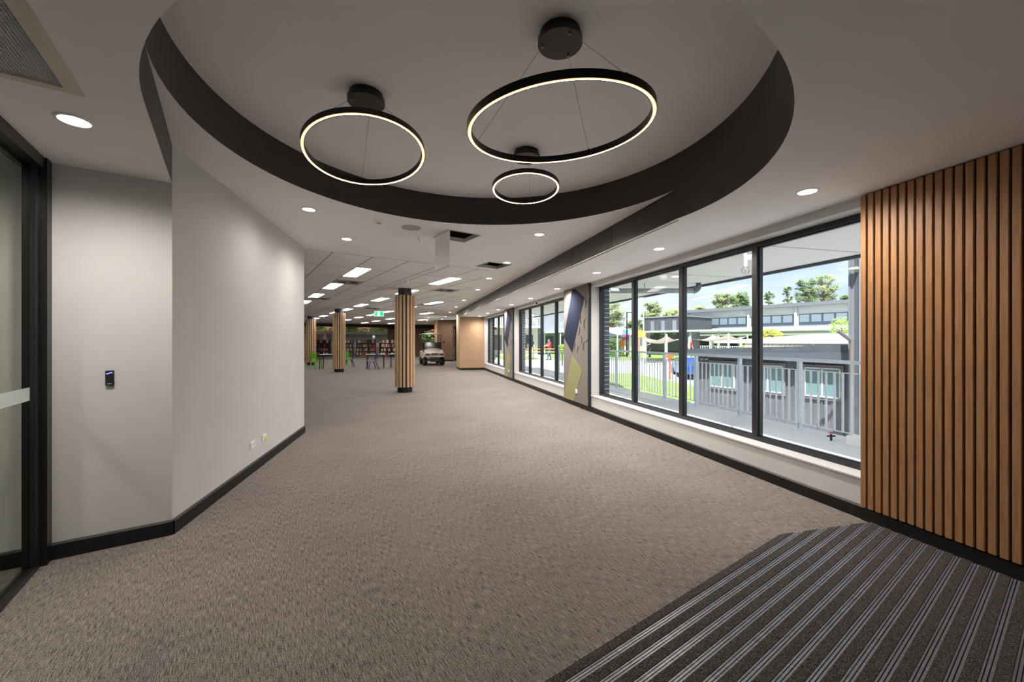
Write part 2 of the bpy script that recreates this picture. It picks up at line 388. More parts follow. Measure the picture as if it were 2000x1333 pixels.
# close the room behind the camera
wallseg('wall_back', (-7, -3.5), (-2.2, -3.5), 0, ZL+.4, .1, M_wall)
wallseg('wall_back', (2.9, -3.5), (4.6, -3.5), 0, ZL+.4, .1, M_wall)
ent = thing('added_entrance_doors', 'unseen glazed entrance doors added behind the camera for daylight', 'door', (-2.2, -3.45, 0))  # entrance inferred from the mat; glazing added so daylight fills the near room
for x0 in (0, 1.275, 2.55, 3.825):
    MB().box(x0,x0+.06,-.03,.03,0,ZL-.004).box(x0+1.215,x0+1.275,-.03,.03,0,ZL-.004).box(x0+.06,x0+1.215,-.03,.03,0,.09).box(x0+.06,x0+1.215,-.03,.03,ZL-.08,ZL-.004).obj('door_leaf', M_alu, ent)
    MB().box(x0+.06,x0+1.215,-.004,.004,.09,ZL-.08).obj('glass_pane', M_dglass, ent)
wallseg('wall_back_left', fl(-6, A0), (-7, -3.4), 0, ZL+.4, .1, M_wall)
rp = [fw(.42,-9), fw(.42,24), (-3,60), (-46,60), (-46,-8), (-6,-8)]
rb = MB().prism([(p[0],p[1]) for p in rp], 3.42, 3.5); struct(rb.obj('ceiling_roof', M_conc), 'roof slab over the rooms')

# sliding glass door on the left --------------------------------------------------
gd = thing('sliding_glass_door', 'black framed sliding glass door with frosted band at the left edge', 'door', fl(-1.104, A0-.002), RL)
MB().box(-.05,.06,-.085,-.002,0,ZL).obj('door_jamb', M_blk, gd)
MB().box(-.03,.03,-.165,-.09,.04,ZL-.08).obj('door_stile', M_blk, gd)
MB().box(-.05,.05,-5.0,-.09,ZL-.08,ZL-.002).box(-.052,-.02,-5,-.09,ZL-.1,ZL-.08).obj('door_head', M_blk, gd)
MB().box(-.03,.03,-5.0,-.09,0,.035).obj('door_track', M_blk, gd)
MB().box(-.004,.004,-2.2,-.165,.036,ZL-.082).obj('glass_pane', M_dglass, gd)
MB().box(.0045,.0055,-2.2,-.165,1.115,1.20).obj('frosted_band', mat('frosted_vinyl', (.55,.62,.58), .7), gd)
MB().box(-.02,.04,-2.3,-2.2,.036,ZL-.082).obj('door_stile', M_blk, gd)
MB().box(-.004,.004,-5,-2.3,.036,ZL-.082).obj('glass_pane', M_dglass, gd)

# card reader and outlets
def hit(x, P, Q):
    r = (x-1000)/F; P = Vector((P[0],P[1])); Q = Vector((Q[0],Q[1])); d = Q-P
    s_ = (r*P.y-P.x)/(d.x-r*d.y); return P+d*s_, s_
p, _ = hit(215, fl(-6,A0), fl(-.415,A0))
cd = thing('card_reader', 'small black access card reader with blue light on the left wall', 'card reader', (p.x, p.y, 1.23), RL); cd.scale = (.74, 1, 1)
rb = MB().prism([(-.031,-.05),(-.027,-.054),(.027,-.054),(.031,-.05),(.031,.05),(.027,.054),(-.027,.054),(-.031,.05)], -.018, 0, axis='y'); rb.obj('housing', mat('reader_black', (.01,.01,.012), .25), cd)
MB().tube([(-.022,-.0195,.031),(-.008,-.0195,.032),(.004,-.0195,.039),(.02,-.0195,.037)], .003, 6).obj('status_light', mat('reader_blue', (.05,.05,.8), .4, emit=(.12,.10,1), es=3.5), cd)
MB().box(-.018,.016,-.0188,-.018,-.043,-.039).obj('maker_mark', mat('reader_mark', (.6,.6,.6), .5), cd)
wd = (L2-L1); wr = atan2(wd.y, wd.x)
for xx, yy, lab, yel in ((492, 870, 'white wall socket low on the long white wall, left one', False), (515, 856, 'white wall socket with yellow tag low on the long white wall', True)):
    p, s_ = hit(xx, L1, L2); z = H-(yy-667)/F*p.y
    o = thing('power_outlet', lab, 'power outlet', (p.x, p.y, z), wr)
    MB().bbox(-.062,.062,-.012,0,-.038,.038,.003).obj('cover_plate', M_white, o)
    MB().box(-.04,-.015,-.016,-.012,-.01,.015).obj('switch', M_white, o); MB().box(.015,.04,-.016,-.012,-.01,.015).obj('switch', M_white, o)
    if yel: MB().box(.0,.05,-.02,-.0125,-.036,.0).obj('yellow_tag', mat('yellow_tag', (.75,.68,.03), .5), o)

# acoustic panels on the piers --------------------------------------------------
def apanel(t0, t1, label, pos, first):
    o = thing('acoustic_panel', label, 'wall panel', fw(0, t0), RW); W = t1-t0; z0, z1 = .115, ZL-.004; dp = .055
    # local: x outward, y along wall, face at x = -dp
    MB().box(-dp, -.002, .045, W, z0, z1).obj('felt_board', M_felt, o)
    MB().box(-dp-.004, -.002, 0, .045, z0, z1).obj('edge_strip', M_alu, o)
    def poly(pts, nm, m, x0=-dp-.004):
        MB().prism([(.045+(W-.045)*(1-a), z0+(z1-z0)*b) for a, b in pts], x0, -dp, axis='x').obj(nm, m, o)
    # a: 0 = far (left in view), 1 = near ; b: 0 bottom .. 1 top
    poly([(.38,.985),(.50,.985),(.87,.89),(.38,.425),(.0,.565)], 'navy_shape', M_navy)
    poly([(.38,.405),(.80,.28),(.44,.0),(.0,.0),(.0,.02)], 'olive_shape', M_olive)
    for (a, b, r, d0) in [(.86,.84,.115,5),(.78,.706,.105,172),(.93,.67,.115,175),(.62,.625,.115,-12),(.54,.475,.10,165),(.72,.535,.10,18),(.66,.445,.10,150),(.90,.485,.11,165),(.985,.52,.06,120)]:
        cy = .045+(W-.045)*(1-a); cz = z0+(z1-z0)*b; mb = MB(); n = 10; ri = .75; V = []
        rr = r*1.0
        for i in range(n+1):
            th = radians(d0-75+150*i/n); k = sin(pi*i/n)*.34
            V += [(-dp-.006, cy-rr*cos(th), cz+rr*sin(th)), (-dp-.006, cy-rr*cos(th)*(1-k)+0, cz+rr*sin(th)*(1-k)+k*.0)]
        mb.add(V, [(2*i,2*i+1,2*i+3,2*i+2) for i in range(n)])
        V2 = [(-dp, v[1], v[2]) for v in V]; mb.add(V+V2, [(2*i,2*i+2,2*i+2+2*n+2,2*i+2*n+2) for i in range(n)]+[(2*i+1,2*i+3,2*i+3+2*n+2,2*i+1+2*n+2) for i in range(n)])
        mb.obj('crescent', mat('crescent_shadow_felt', (.045,.038,.035), .9), o)
    so_ = thing('power_outlet', 'white socket on the ' + pos + ' grey felt panel', 'power outlet', fw(-dp, t0+.045+(W-.045)*(1-.57), z0+(z1-z0)*.095), RW)
    MB().bbox(-.012,-.005,-.06,.06,-.045,.045,.002).obj('cover_plate', M_white, so_)
    MB().box(-.016,-.012,-.035,-.01,-.01,.015).obj('switch', M_white, so_); MB().box(-.016,-.012,.01,.035,-.01,.015).obj('switch', M_white, so_)
apanel(5.2, 6.6, 'grey felt pier panel with navy and olive shapes, the larger nearer one', 'nearer', True)
apanel(11.6, 12.93, 'grey felt pier panel with navy and olive shapes, the smaller farther one', 'farther', False)

# security camera
p = px(1048, 588, ZL)
sc = thing('security_camera', 'white turret security camera under the ceiling above the middle window', 'camera', (p.x, p.y-.02, ZL))
MB().lathe([(0,0),(.085,0),(.085,-.03),(.07,-.05),(0,-.05)], 20).obj('base', M_white, sc)
MB().ell((0,-.01,-.075), (.068,.068,.068), 16).obj('ball', M_white, sc)
MB().cyl((.0,-.05,-.09), (.0,-.085,-.105), .032, .028, 14).obj('lens', mat('lens_black', (.01,.01,.01), .15), sc)

# entrance mat --------------------------------------------------------------------
mat_poly = [(2.975,3.28),(2.06,3.062)]
c_edge = Vector((2.06,3.062)); bdir = Vector((cos(RL), sin(RL)))
mat_poly += [tuple(c_edge-bdir*6.2), tuple(v2(fw(-.03,-6.5))), ]
def to_l(p): return (p[0]*cos(RL)+p[1]*sin(RL), -p[0]*sin(RL)+p[1]*cos(RL))
mp_l = [to_l(p) for p in mat_poly]            # (b, a)
mt = thing('entrance_mat', 'dark ribbed entrance mat with brown pile strips at the lower right', 'mat', (0,0,0), RL)
def clip(poly, a0, a1):
    def cut(pl, f):
        o = []
        for i in range(len(pl)):
            P_, Q_ = pl[i], pl[(i+1)%len(pl)]; fp, fq = f(P_), f(Q_)
            if fp >= 0: o.append(P_)
            if fp*fq < 0: k = fp/(fp-fq); o.append((P_[0]+(Q_[0]-P_[0])*k, P_[1]+(Q_[1]-P_[1])*k))
        return o
    q = cut(poly, lambda p: p[1]-a0)
    return cut(q, lambda p: a1-p[1]) if q else q
aM = max(p[1] for p in mp_l[1:3]); amin = min(p[1] for p in mp_l); amax = max(p[1] for p in mp_l)
bs = MB().prism(mp_l, .001, .003); bs.obj('backing', M_blk, mt)
pile = MB(); rib = MB(); pit = .0853
k = int((amin-aM)/pit)-1
while aM+k*pit < amax+.1:
    a1 = aM+k*pit                     # top of a pile strip
    for (s0, s1, kind) in ((-.047, 0, 'p'), (-.0562, -.048, 'r'), (-.0705, -.0605, 'r'), (-.0845, -.075, 'r')):
        q = clip(mp_l, a1+s0, a1+s1)
        if len(q) > 2:
            (pile if kind == 'p' else rib).prism(q, .003, .011 if kind == 'p' else .008)
    k += 1
pile.obj('pile_strips', M_matpile, mt); rib.obj('rubber_ribs', M_rib, mt)

# ceiling grille at upper left ------------------------------------------------------
gr = thing('return_air_grille', 'cream framed ceiling air grille with wire mesh at the upper left', 'air grille', fl(vb1, va1, ZL), RL)
Wb, La = vb1-vb0, va1-va0
M_gf = mat('grille_frame', (.62,.56,.50), .5)
q = MB(); fwid = .062
for (x0,x1,y0,y1) in ((-Wb,0,-fwid,0),(-Wb,0,-La,-La+fwid),(-fwid,0,-La+fwid,-fwid),(-Wb,-Wb+fwid,-La+fwid,-fwid)): q.box(x0,x1,y0,y1,-.008,.0)
for (x0,x1,y0,y1) in ((-Wb+.03,-.03,-fwid,-.03),(-Wb+.03,-.03,-La+.03,-La+fwid),(-fwid,-.03,-La+fwid,-fwid),(-Wb+.03,-Wb+fwid,-La+fwid,-fwid)): q.box(x0,x1,y0,y1,-.014,-.0082)
q.obj('frame', M_gf, gr)
q = MB(); x = -Wb+fwid
while x < -fwid: q.box(x, x+.0025, -La+fwid, -fwid, -.004, .004); x += .0125
y = -La+fwid
while y < -fwid: q.box(-Wb+fwid, -fwid, y, y+.0025, -.003, .003); y += .0125
q.obj('wire_mesh', mat('mesh_grey', (.72,.73,.75), .5), gr)
MB().box(-Wb+.03, -.03, -La+.03, -.03, .12, .125).obj('filter_pad', mat('filter_dark', (.05,.05,.052), .9), gr)

# ring pendants -----------------------------------------------------------------------
def ring(cx, cy, cz, R, ax, ay, can, label, cables):
    o = thing('ring_pendant_light', label, 'pendant light', (can[0], can[1], ZD), 0)
    MB().lathe([(0,0),(.122,0),(.122,-.04),(.135,-.04),(.135,-.068),(.0,-.068)], 48).obj('ceiling_rose', M_blk, o)
    nn = Vector((sin(radians(ax)), sin(radians(ay)), 1)).normalized()
    e1 = Vector((0,1,0)).cross(nn).normalized(); e2 = nn.cross(e1); c = Vector((cx-can[0], cy-can[1], cz-ZD))
    def pt(r, h, th): return c+(e1*cos(th)+e2*sin(th))*r+nn*h
    n = 120; hw = .013
    q = MB(); prof = [(R-hw,0.004),(R-hw,.042),(R+hw,.042),(R+hw,.004),(R+hw,0),(R+hw-.003,0),(R+hw-.003,.004),(R-hw+.003,.004),(R-hw+.003,0),(R-hw,0)]
    V = [pt(r,h,2*pi*i/n) for i in range(n) for r,h in prof]; m_ = len(prof)
    q.add(V, [(i*m_+k,((i+1)%n)*m_+k,((i+1)%n)*m_+(k+1)%m_,i*m_+(k+1)%m_) for i in range(n) for k in range(m_)], 0, False)
    rg = q.obj('ring_channel', M_blk, o)
    q = MB(); prof = [(R-hw+.003,.0035),(R-hw+.0092,-.001),(R+hw-.0092,-.001),(R+hw-.003,.0035)]; m_ = 4
    V = [pt(r,h,2*pi*i/n) for i in range(n) for r,h in prof]
    for k in range(3): q.add(V if k == 0 else [], [(i*m_+k,i*m_+k+1,((i+1)%n)*m_+k+1,((i+1)%n)*m_+k) for i in range(n)] if k == 0 else [], 1, True)
    for k in (1,2):
        q.f += [(i*m_+k,i*m_+k+1,((i+1)%n)*m_+k+1,((i+1)%n)*m_+k) for i in range(n)]; q.m += [0 if k == 1 else 1]*n; q.sm += [False]*n
    q.obj('light_strip', [M_led, M_ledo], rg)
    for rth, cth in cables:
        p0 = pt(R, .042, radians(rth)); rr = Vector((.105*cos(radians(cth)), .105*sin(radians(cth)), -.069))
        cb = MB().cyl(rr+Vector((0,0,-.0)), p0, .0014, n=6).obj('cable', M_steel, o)
        MB().cyl(rr, rr+Vector((0,0,-.012)), .006, n=8).obj('cable_grip', M_steel, cb)
        MB().cyl(p0, p0+nn*.01, .005, n=8).obj('cable_grip', M_blk, cb)
ring(-1.111,3.026,2.919,.429,-6.75,8.21,(-1.105,3.02), 'middle sized glowing ring pendant on the left under the round recess', [(235,215),(115,95),(-5,-25)])
ring(.290,2.434,2.788,.549,-4.01,-5.15,(.292,2.42), 'largest glowing ring pendant, nearest the camera', [(160,175),(60,55),(-60,-65)])
ring(.136,3.944,2.997,.319,-.97,5.29,(.144,3.945), 'smallest glowing ring pendant, behind the largest one', [(160,165),(80,75),(-60,-55)])

# downlights -----------------------------------------------------------------------------
def downlight_proto():
    o = thing('downlight', 'x', 'downlight', (0,0,0))
    MB().lathe([(.064,0),(.082,0),(.082,-.004),(.066,-.007),(.064,0)], 28).obj('trim_ring', M_white, o)
    MB().lathe([(0,-.003),(.064,-.003)], 28).obj('lens', M_lamp, o)
    return o
dl0 = downlight_proto()
LOW = [(145,236),(1577,375),(1287,487),(1165,534),(1088,565),(1036,584),(1001,596),(976.5,607),(957,614.5),(942,620.5),(930,625)]
MID = [(603,410),(677,468),(1053,459),(990,514),(955,545),(933,567),(906,588),(891,601),(878.5,611.5),(870,620),(863,625),(837,622),(834.5,628),(832,633),(830,636.5)]
spots = []
ORD = ['first','second','third','fourth','fifth','sixth','seventh','eighth','ninth','tenth','eleventh']
labs_low = {0: 'round recessed downlight in the low ceiling beside the air grille', 1: 'round recessed downlight near the top of the slatted oak wall, largest over the window strip'}
k = 0
for lst, z, nm in ((LOW, ZL, 'low'), (MID, ZM, 'mid')):
    for i, (x, y) in enumerate(lst):
        p = px(x, y, z)
        if nm == 'low' and i >= 6: 
            t_ = 8.44+2.15*(i-5); p = fw(-.36, t_, z)
            if t_ > TEND-.2: continue
        if nm == 'low': lab = labs_low.get(i, f'round downlight over the window strip, {ORD[i-1]} from the oak wall')
        else: lab = ['round downlight by the left edge of the round recess above the white wall','round downlight above the far end of the white wall'][i] if i < 2 else (f'round downlight beside the charcoal fascia, {ORD[i-2]} from the round recess' if i < 11 else 'round downlight above the golf cart, ' + ['nearest','second','third','farthest'][i-11] + ' of four')
        g = None
        if nm == 'mid' and i >= 11: g = 'downlights above the golf cart'
        elif i >= 2: g = 'downlights over the window strip' if nm == 'low' else 'downlights beside the charcoal fascia'
        if k == 0: o = dl0; o.location = p; o['label'] = lab
        else: o = dup(dl0, p, 0, lab, g)
        k += 1; spots.append(p)
        L = bpy.data.lights.new('downlight_lamp', 'SPOT'); L.energy = 150 if i < 8 else 115; L.spot_size = radians(168); L.spot_blend = 1; L.shadow_soft_size = .06; L.color = (1,.93,.87)
        if nm == 'low' and i < 2: L.energy = (80, 80)[i]
        if nm == 'mid' and i < 2: L.energy = (22, 70)[i]
        ex = [c for c in kids(o) if c.type == 'LIGHT']
        if ex: ex[0].data = L
        else:
            lo = bpy.data.objects.new('downlight_lamp', L); COL.objects.link(lo); lo.parent = o; lo.location = (0,0,-.015)

for (b_, a_) in ((-2.1, 2.9), (-2.3, .6)):  # unseen lamps added to brighten the space behind the glass
    p = fl(b_, a_, ZL); o = dup(dl0, p, 0, 'added unseen downlight beyond the sliding glass door, ' + ('farther' if a_ > 1 else 'nearer') + ' one')
    for ch in kids(o):
        if ch.type == 'LIGHT': ch.data = ch.data.copy(); ch.data.energy = 55
# speaker, detector, wires in plaster ceiling
p = px(803, 446, ZM); o = tag(MB().lathe([(0,-.004),(.10,-.004),(.105,-.007),(.125,-.007),(.13,0)], 32).obj('ceiling_speaker', mat('speaker_grey', (.42,.43,.44), .7), loc=p), 'round grey ceiling speaker between the recess and the open hatch', 'speaker')
p = px(740, 434, ZM); o = thing('smoke_detector', 'small round white detector beside the ceiling speaker', 'smoke detector', p)
MB().lathe([(.0,-.022),(.03,-.022),(.045,-.016),(.068,-.006),(.07,0)], 28).obj('base', M_white, o); MB().lathe([(0,-.03),(.02,-.03),(.03,-.0225)], 20).obj('sensor_cap', mat('sensor_grey', (.3,.3,.3), .5), o)
p = px(817, 466, ZM); tag(MB().tube([(0,0,.02),(.005,0,-.02),(.02,.01,-.05),(.022,.005,-.085)], .003, 6).tube([(-.01,0,.02),(-.008,0,-.01),(.0,0,-.03)], .003, 6).obj('loose_cable', M_blk, loc=p), 'short dark cable dangling from the plaster ceiling', 'cable')

# ceiling hatches
def hatch(hb0, hb1, ha0, ha1, label, foil):
    o = thing('ceiling_hatch', label, 'ceiling hatch', fl(hb0, ha0, ZM), RL); Wx, Wy = hb1-hb0, ha1-ha0; q = MB()
    for (x0,x1,y0,y1) in ((-.02,Wx+.02,-.02,0),(-.02,Wx+.02,Wy,Wy+.02),(-.02,0,0,Wy),(Wx,Wx+.02,0,Wy)): q.box(x0,x1,y0,y1,-.006,.05)
    q.obj('frame', mat('hatch_frame', (.45,.44,.43), .5), o)
    q = MB(); 
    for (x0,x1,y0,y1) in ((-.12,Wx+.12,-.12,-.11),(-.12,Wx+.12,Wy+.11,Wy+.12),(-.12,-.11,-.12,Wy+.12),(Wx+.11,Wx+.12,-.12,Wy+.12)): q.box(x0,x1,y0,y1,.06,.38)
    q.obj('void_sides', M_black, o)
    if foil:
        q = MB(); n = 14; V = []
        for i in range(n+1):
            for j in range(n+1): V.append((-.11+(Wx+.22)*i/n, -.11+(Wy+.22)*j/n, .2+random.uniform(-.04,.04)))
        q.add(V, [(i*(n+1)+j,(i+1)*(n+1)+j,(i+1)*(n+1)+j+1,i*(n+1)+j+1) for i in range(n) for j in range(n)])
        q.obj('foil_insulation', mat('foil', (.8,.8,.8), .22, 1), o)
        q = MB().tube([(0,.1,.1),(.2,.2,.07),(.4,.15,.1)], .008).obj('cable', M_blk, o)
        q = MB(); q.box(.0, .012, 0, Wy, -.482, -.005); q.obj('hatch_door', M_ceil, o)
    else:
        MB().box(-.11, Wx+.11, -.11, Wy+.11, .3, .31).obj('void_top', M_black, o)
        MB().box(.02, Wx*.5, Wy-.06, Wy-.02, .06, .1).obj('batten', M_steel, o)
hatch(2.39, 2.87, 4.98, 5.46, 'open ceiling hatch showing silver foil with its door hanging down', True)
hatch(4.0, 4.5, 6.57, 7.08, 'dark open square ceiling hatch near the tiled ceiling', False)

# ================================================================== library ceiling
far_a = 60
gridpoly = [v2(L2), v2(GBp), v2(fw(OG, 19.3)), v2(fw(-1.3,19.3)), Vector((-2.2,30)), Vector((-2.2,58)), Vector((-44,58)), Vector((-44,10)), v2(fl(-8,AB))]
gp = poly_plane('g', [gridpoly], ZM, M_tile)
gob = struct(gp.obj('ceiling', M_tile), 'suspended tile ceiling of the library')
# bars of the grid, clipped against the polygon by sampling
def inside(p, poly):
    c = False; j = len(poly)-1
    for i in range(len(poly)):
        a, b = poly[i], poly[j]
        if (a[1] > p[1]) != (b[1] > p[1]) and p[0] < (b[0]-a[0])*(p[1]-a[1])/(b[1]-a[1])+a[0]: c = not c
        j = i
    return c
gl = [to_l(p) for p in gridpoly]
bars = MB()
def seg(fn, s0, s1, step, wd, along):
    run = None; s_ = s0
    while s_ <= s1+step:
        ok = s_ <= s1 and inside(fn(s_), gl)
        if ok and run is None: run = s_
        if not ok and run is not None:
            p0, p1 = fn(run), fn(s_-step)
            if along: bars.box(p0[0]-wd, p0[0]+wd, p0[1], p1[1], ZM-.003, ZM+.004)
            else: bars.box(p0[0], p1[0], p0[1]-wd*.6, p0[1]+wd*.6, ZM-.0025, ZM+.004)
            run = None
        s_ += step
bl = [1.35+.673*k-.673*12 for k in range(40)]
bl = [b for b in bl if b < 3.5] + [3.55] + [3.55+.66*k for k in range(1, 32)]
for b in bl: seg(lambda s_: (b, s_), 7.37, 50, .1, .009, True)
for k in range(0, 34): 
    a = 7.37+1.335*k; seg(lambda s_: (s_, a), -6, 25, .1, .007, False)
struct(bars.obj('trim_6', M_tbar), 'thin grid bars of the library tile ceiling').rotation_euler = (0,0,RL)

# light panels
lp0 = thing('ceiling_light_panel', 'x', 'light panel', (0,0,0), RL)
MB().box(-.16,.16,-.665,.665,-.006,-.001).obj('frame', M_white, lp0)
MB().box(-.145,.145,-.65,.65,-.009,-.006).obj('diffuser', M_panel, lp0)
seen = [  # along the five rows; those beyond the beam are unseen, added to brighten the far library
 (2.18,9.26),(2.18,11.97),(2.18,14.76),(2.18,17.5),(2.18,20.2),(2.18,22.9),(2.18,25.6),(4.35,9.35),(4.35,12.1),(4.33,14.85),(4.35,17.7),(4.38,20.5),(4.35,23.2),(4.35,26.7),(4.4,29.8),(4.4,32.6),
 (6.45,12.2),(6.5,15.0),(6.45,17.7),(6.45,20.8),(6.5,23.9),(6.5,27.0),(6.6,30.7),(6.6,33.8),(8.65,20.9),(8.65,24.0),(8.7,27.4),(8.8,31.2),(8.85,34.7),(8.65,17.8),(6.4,41.0),(9.0,41.0),(11.6,41.0),(14.2,41.0),(16.8,41.0),(7.7,44.2),(11.6,44.2),(15.5,44.2),(11.1,34.7),(11.1,31.2),(11.1,27.5)]
first = True
names_row = {2: 'first', 4: 'second', 6: 'third', 8: 'fourth', 9: 'fourth', 11: 'fifth'}
for (b, a) in seen:
    p = fl(b, a, ZM)
    # skip those outside the grid
    if not inside((b, a-.7), gl) or not inside((b+.15, a+.7), gl): continue
    r_ = p.x/p.y*F+1000
    row = ['leftmost','second','third','fourth','rightmost'][0 if b < 3 else 1 if b < 5 else 2 if b < 7 else 3 if b < 10 else 4]
    idx = len([1 for q_ in seen if abs(q_[0]-b) < .6 and q_[1] < a])
    dist = ['nearest','second nearest','third nearest','fourth nearest','fifth nearest','sixth nearest','seventh nearest','eighth nearest','ninth nearest','tenth nearest'][min(idx,9)]
    lab = f'long white light panel in the tiled ceiling, {dist} of the {row} row'  # unseen panels added beyond the beam get this wording too
    if first: lp0.location = p; lp0['label'] = lab; lp0['group'] = 'light panels in the library ceiling'; first = False
    else: dup(lp0, p, RL, lab, 'light panels in the library ceiling')
# air diffusers
df0 = thing('air_diffuser', 'x', 'air vent', (0,0,0), RL)
q = MB(); n = 32
q.box(-.33,.33,-.33,.33,-.006,-.001); q.obj('plate', mat('diffuser_plate', (.38,.37,.36), .6), df0)
q = MB()
for i in range(24):
    a0 = 2*pi*i/24; q.add([(.08*cos(a0),.08*sin(a0),-.0075),(.27*cos(a0-.04),.27*sin(a0-.04),-.0075),(.27*cos(a0+.1),.27*sin(a0+.1),-.011),(.08*cos(a0+.08),.08*sin(a0+.08),-.011)], [(0,1,2,3)])
q.obj('swirl_blades', mat('diffuser_dark', (.05,.05,.05), .6), df0)
vents = [(2.36,10.92,'beside the nearest light of the left row'),(5.15,11.0,'right of the timber column'),(2.45,15.75,'beside the third light of the left row'),(6.64,15.95,'near the charcoal fascia, farther one'),(5.2,19.1,'beyond the exit sign')]
for i, (b, a, wh) in enumerate(vents):
    lab = 'square swirl air diffuser in the tiled ceiling, ' + wh
    if i == 0: df0.location = fl(b,a,ZM); df0['label'] = lab
    else: dup(df0, fl(b,a,ZM), RL, lab)
p = px(794.7, 549, ZM); o = thing('ceiling_sensor', 'small white cylinder sensor on the ceiling above the nearest column', 'sensor', p)
MB().cyl((0,0,0),(0,0,-.012), .05, n=18).obj('base', M_white, o); MB().cyl((0,0,-.012),(.02,0,-.08), .03, n=16).obj('head', M_white, o)
# exit sign
p = pd(740, 614.3, 17.9); o = thing('exit_sign', 'green running man exit sign hanging from the tiled ceiling', 'exit sign', (p.x, p.y, p.z), radians(4))
M_gs = mat('exit_green', (.0,.42,.16), .4, emit=(.0,.55,.22), es=.55); M_ws = mat('exit_white', (.9,.95,.9), .4, emit=(.9,1,.93), es=.7)
MB().box(-.205,.205,-.012,.012,-.115,.115).obj('housing', M_ws, o); MB().box(-.195,.195,-.0135,-.0122,-.105,.105).obj('green_face', M_gs, o)
q = MB(); q.box(-.05,.05,-.015,-.0136,-.09,.09); q.obj('door_symbol', M_ws, o)
q = MB(); q.ell((.01,-.0165,.055),(.014,.002,.014),8)
for p0,p1,w_ in (((.0,.04),(-.01,-.01),.013),((-.01,-.01),(.02,-.04),.009),((.02,-.04),(.015,-.075),.008),((-.01,-.01),(-.03,-.045),.009),((-.03,-.045),(-.045,-.05),.008),((.0,.035),(.03,.01),.007),((.0,.035),(-.03,.02),.007)):
    q.cyl((p0[0],-.0165,p0[1]),(p1[0],-.0165,p1[1]), w_, n=6)
q.obj('running_man_symbol', M_gs, o)
MB().cyl((-.12,0,.115),(-.12,0,ZM-p.z-.012), .006, n=6).obj('hanger_rod', M_steel, o); MB().cyl((.12,0,.115),(.12,0,ZM-p.z-.012), .006, n=6).obj('hanger_rod', M_steel, o)

# ================================================================== columns
cp = thing('timber_clad_column', 'x', 'column', (0,0,0))
MB().cyl((0,0,.0),(0,0,ZM), .195, n=40).obj('core', noisy('column_black', (.02,.02,.021),(.03,.03,.03), ns=5, rough=.5), cp)
MB().lathe([(.0,.0),(.212,.0),(.212,.15),(.205,.155),(.196,.155)], 40).obj('base_ring', M_black, cp)
for k in range(16):
    a = 2*pi*(k+.5)/16; q = MB().bbox(.198,.285,-.028,.028,.16,2.815,.004)
    s_ = q.obj('slat', M_oak2, cp); s_.rotation_euler = (0,0,a)
COLS = [(789,768,'timber slat column with black foot, the nearest and tallest in view'),(660.5,728.5,'timber slat column behind the green chair, second from the camera'),(605.5,714.5,'timber slat column at the end of the white wall, farthest away')]
for i, (x, y, lab) in enumerate(COLS):
    p = px(x, y-.0, 0); p.y += .1
    if i == 0: cp.location = p; cp['label'] = lab; cp['group'] = 'timber slat columns'
    else: dup(cp, p, .1*i, lab, 'timber slat columns')
# ================================================================== library furniture
def pal(name, c, r=.45): return mat(name, c, r)
def make_chair(label, colname, c, loc, rz, group=None):
    m = pal('plastic_'+colname, c, .4); o = thing('school_chair', label, 'chair', loc, rz, group)
    # faces -y ; seat
    q = MB(); n = 7; V = []
    for j in range(n+1):
        y = -.22+.42*j/n; zz = .455-.02*sin(pi*j/n)-(.02 if j == 0 else 0)
        for i in range(7):
            x = -.21+.42*i/6; V.append((x*(1-.06*j/n), y, zz-.012*(1-(x/.21)**2)))
    k = len(V); V += [(a,b,z-.012) for a,b,z in V]
    fs = [(j*7+i,j*7+i+1,(j+1)*7+i+1,(j+1)*7+i) for j in range(n) for i in range(6)]
    fs += [(k+j*7+i,k+(j+1)*7+i,k+(j+1)*7+i+1,k+j*7+i+1) for j in range(n) for i in range(6)]
    rim = [i for i in range(7)]+[j*7+6 for j in range(1,n+1)]+[n*7+i for i in range(5,-1,-1)]+[j*7 for j in range(n-1,0,-1)]
    fs += [(rim[i], k+rim[i], k+rim[(i+1)%len(rim)], rim[(i+1)%len(rim)]) for i in range(len(rim))]
    q.add(V, fs, 0, True); q.obj('seat', m, o)
    q = MB()
    def bk(x, z): return (x, .20+.10*(z-.44)/.4+.03*(abs(x)/.2)**2*-1, z)
    def patch(x0,x1,z0,z1,nx=6,nz=4):
        V = []
        for j in range(nz+1):
            for i in range(nx+1): x = x0+(x1-x0)*i/nx; z = z0+(z1-z0)*j/nz; V.append(bk(x,z))
        k = len(V); V += [(a,b+.014,z) for a,b,z in V]; W_ = nx+1
        f = [(j*W_+i,j*W_+i+1,(j+1)*W_+i+1,(j+1)*W_+i) for j in range(nz) for i in range(nx)]; f += [tuple(k+t for t in reversed(x)) for x in f]
        rim = [i for i in range(W_)]+[j*W_+nx for j in range(1,nz+1)]+[nz*W_+i for i in range(nx-1,-1,-1)]+[j*W_ for j in range(nz-1,0,-1)]
        f += [(rim[(i+1)%len(rim)], k+rim[(i+1)%len(rim)], k+rim[i], rim[i]) for i in range(len(rim))]
        q.add(V, f, 0, True)
    patch(-.19,.19,.56,.83); patch(-.19,-.09,.43,.56,2,2); patch(.09,.19,.43,.56,2,2)
    q.obj('backrest', m, o)
    for sx in (-1,1):
        MB().tube([(sx*.17,-.17,.43),(sx*.19,-.21,.2),(sx*.215,-.25,.0)], [.027,.023,.019]).obj('leg', m, o)
        MB().tube([(sx*.17,.12,.43),(sx*.19,.2,.2),(sx*.215,.27,.0)], [.027,.023,.019]).obj('leg', m, o)
    return o
G=(.13,.55,.01); NB=(.018,.032,.13)
p = px(617, 722, 0); make_chair('bright green plastic school chair left of the second timber column', 'green', G, p, radians(178))
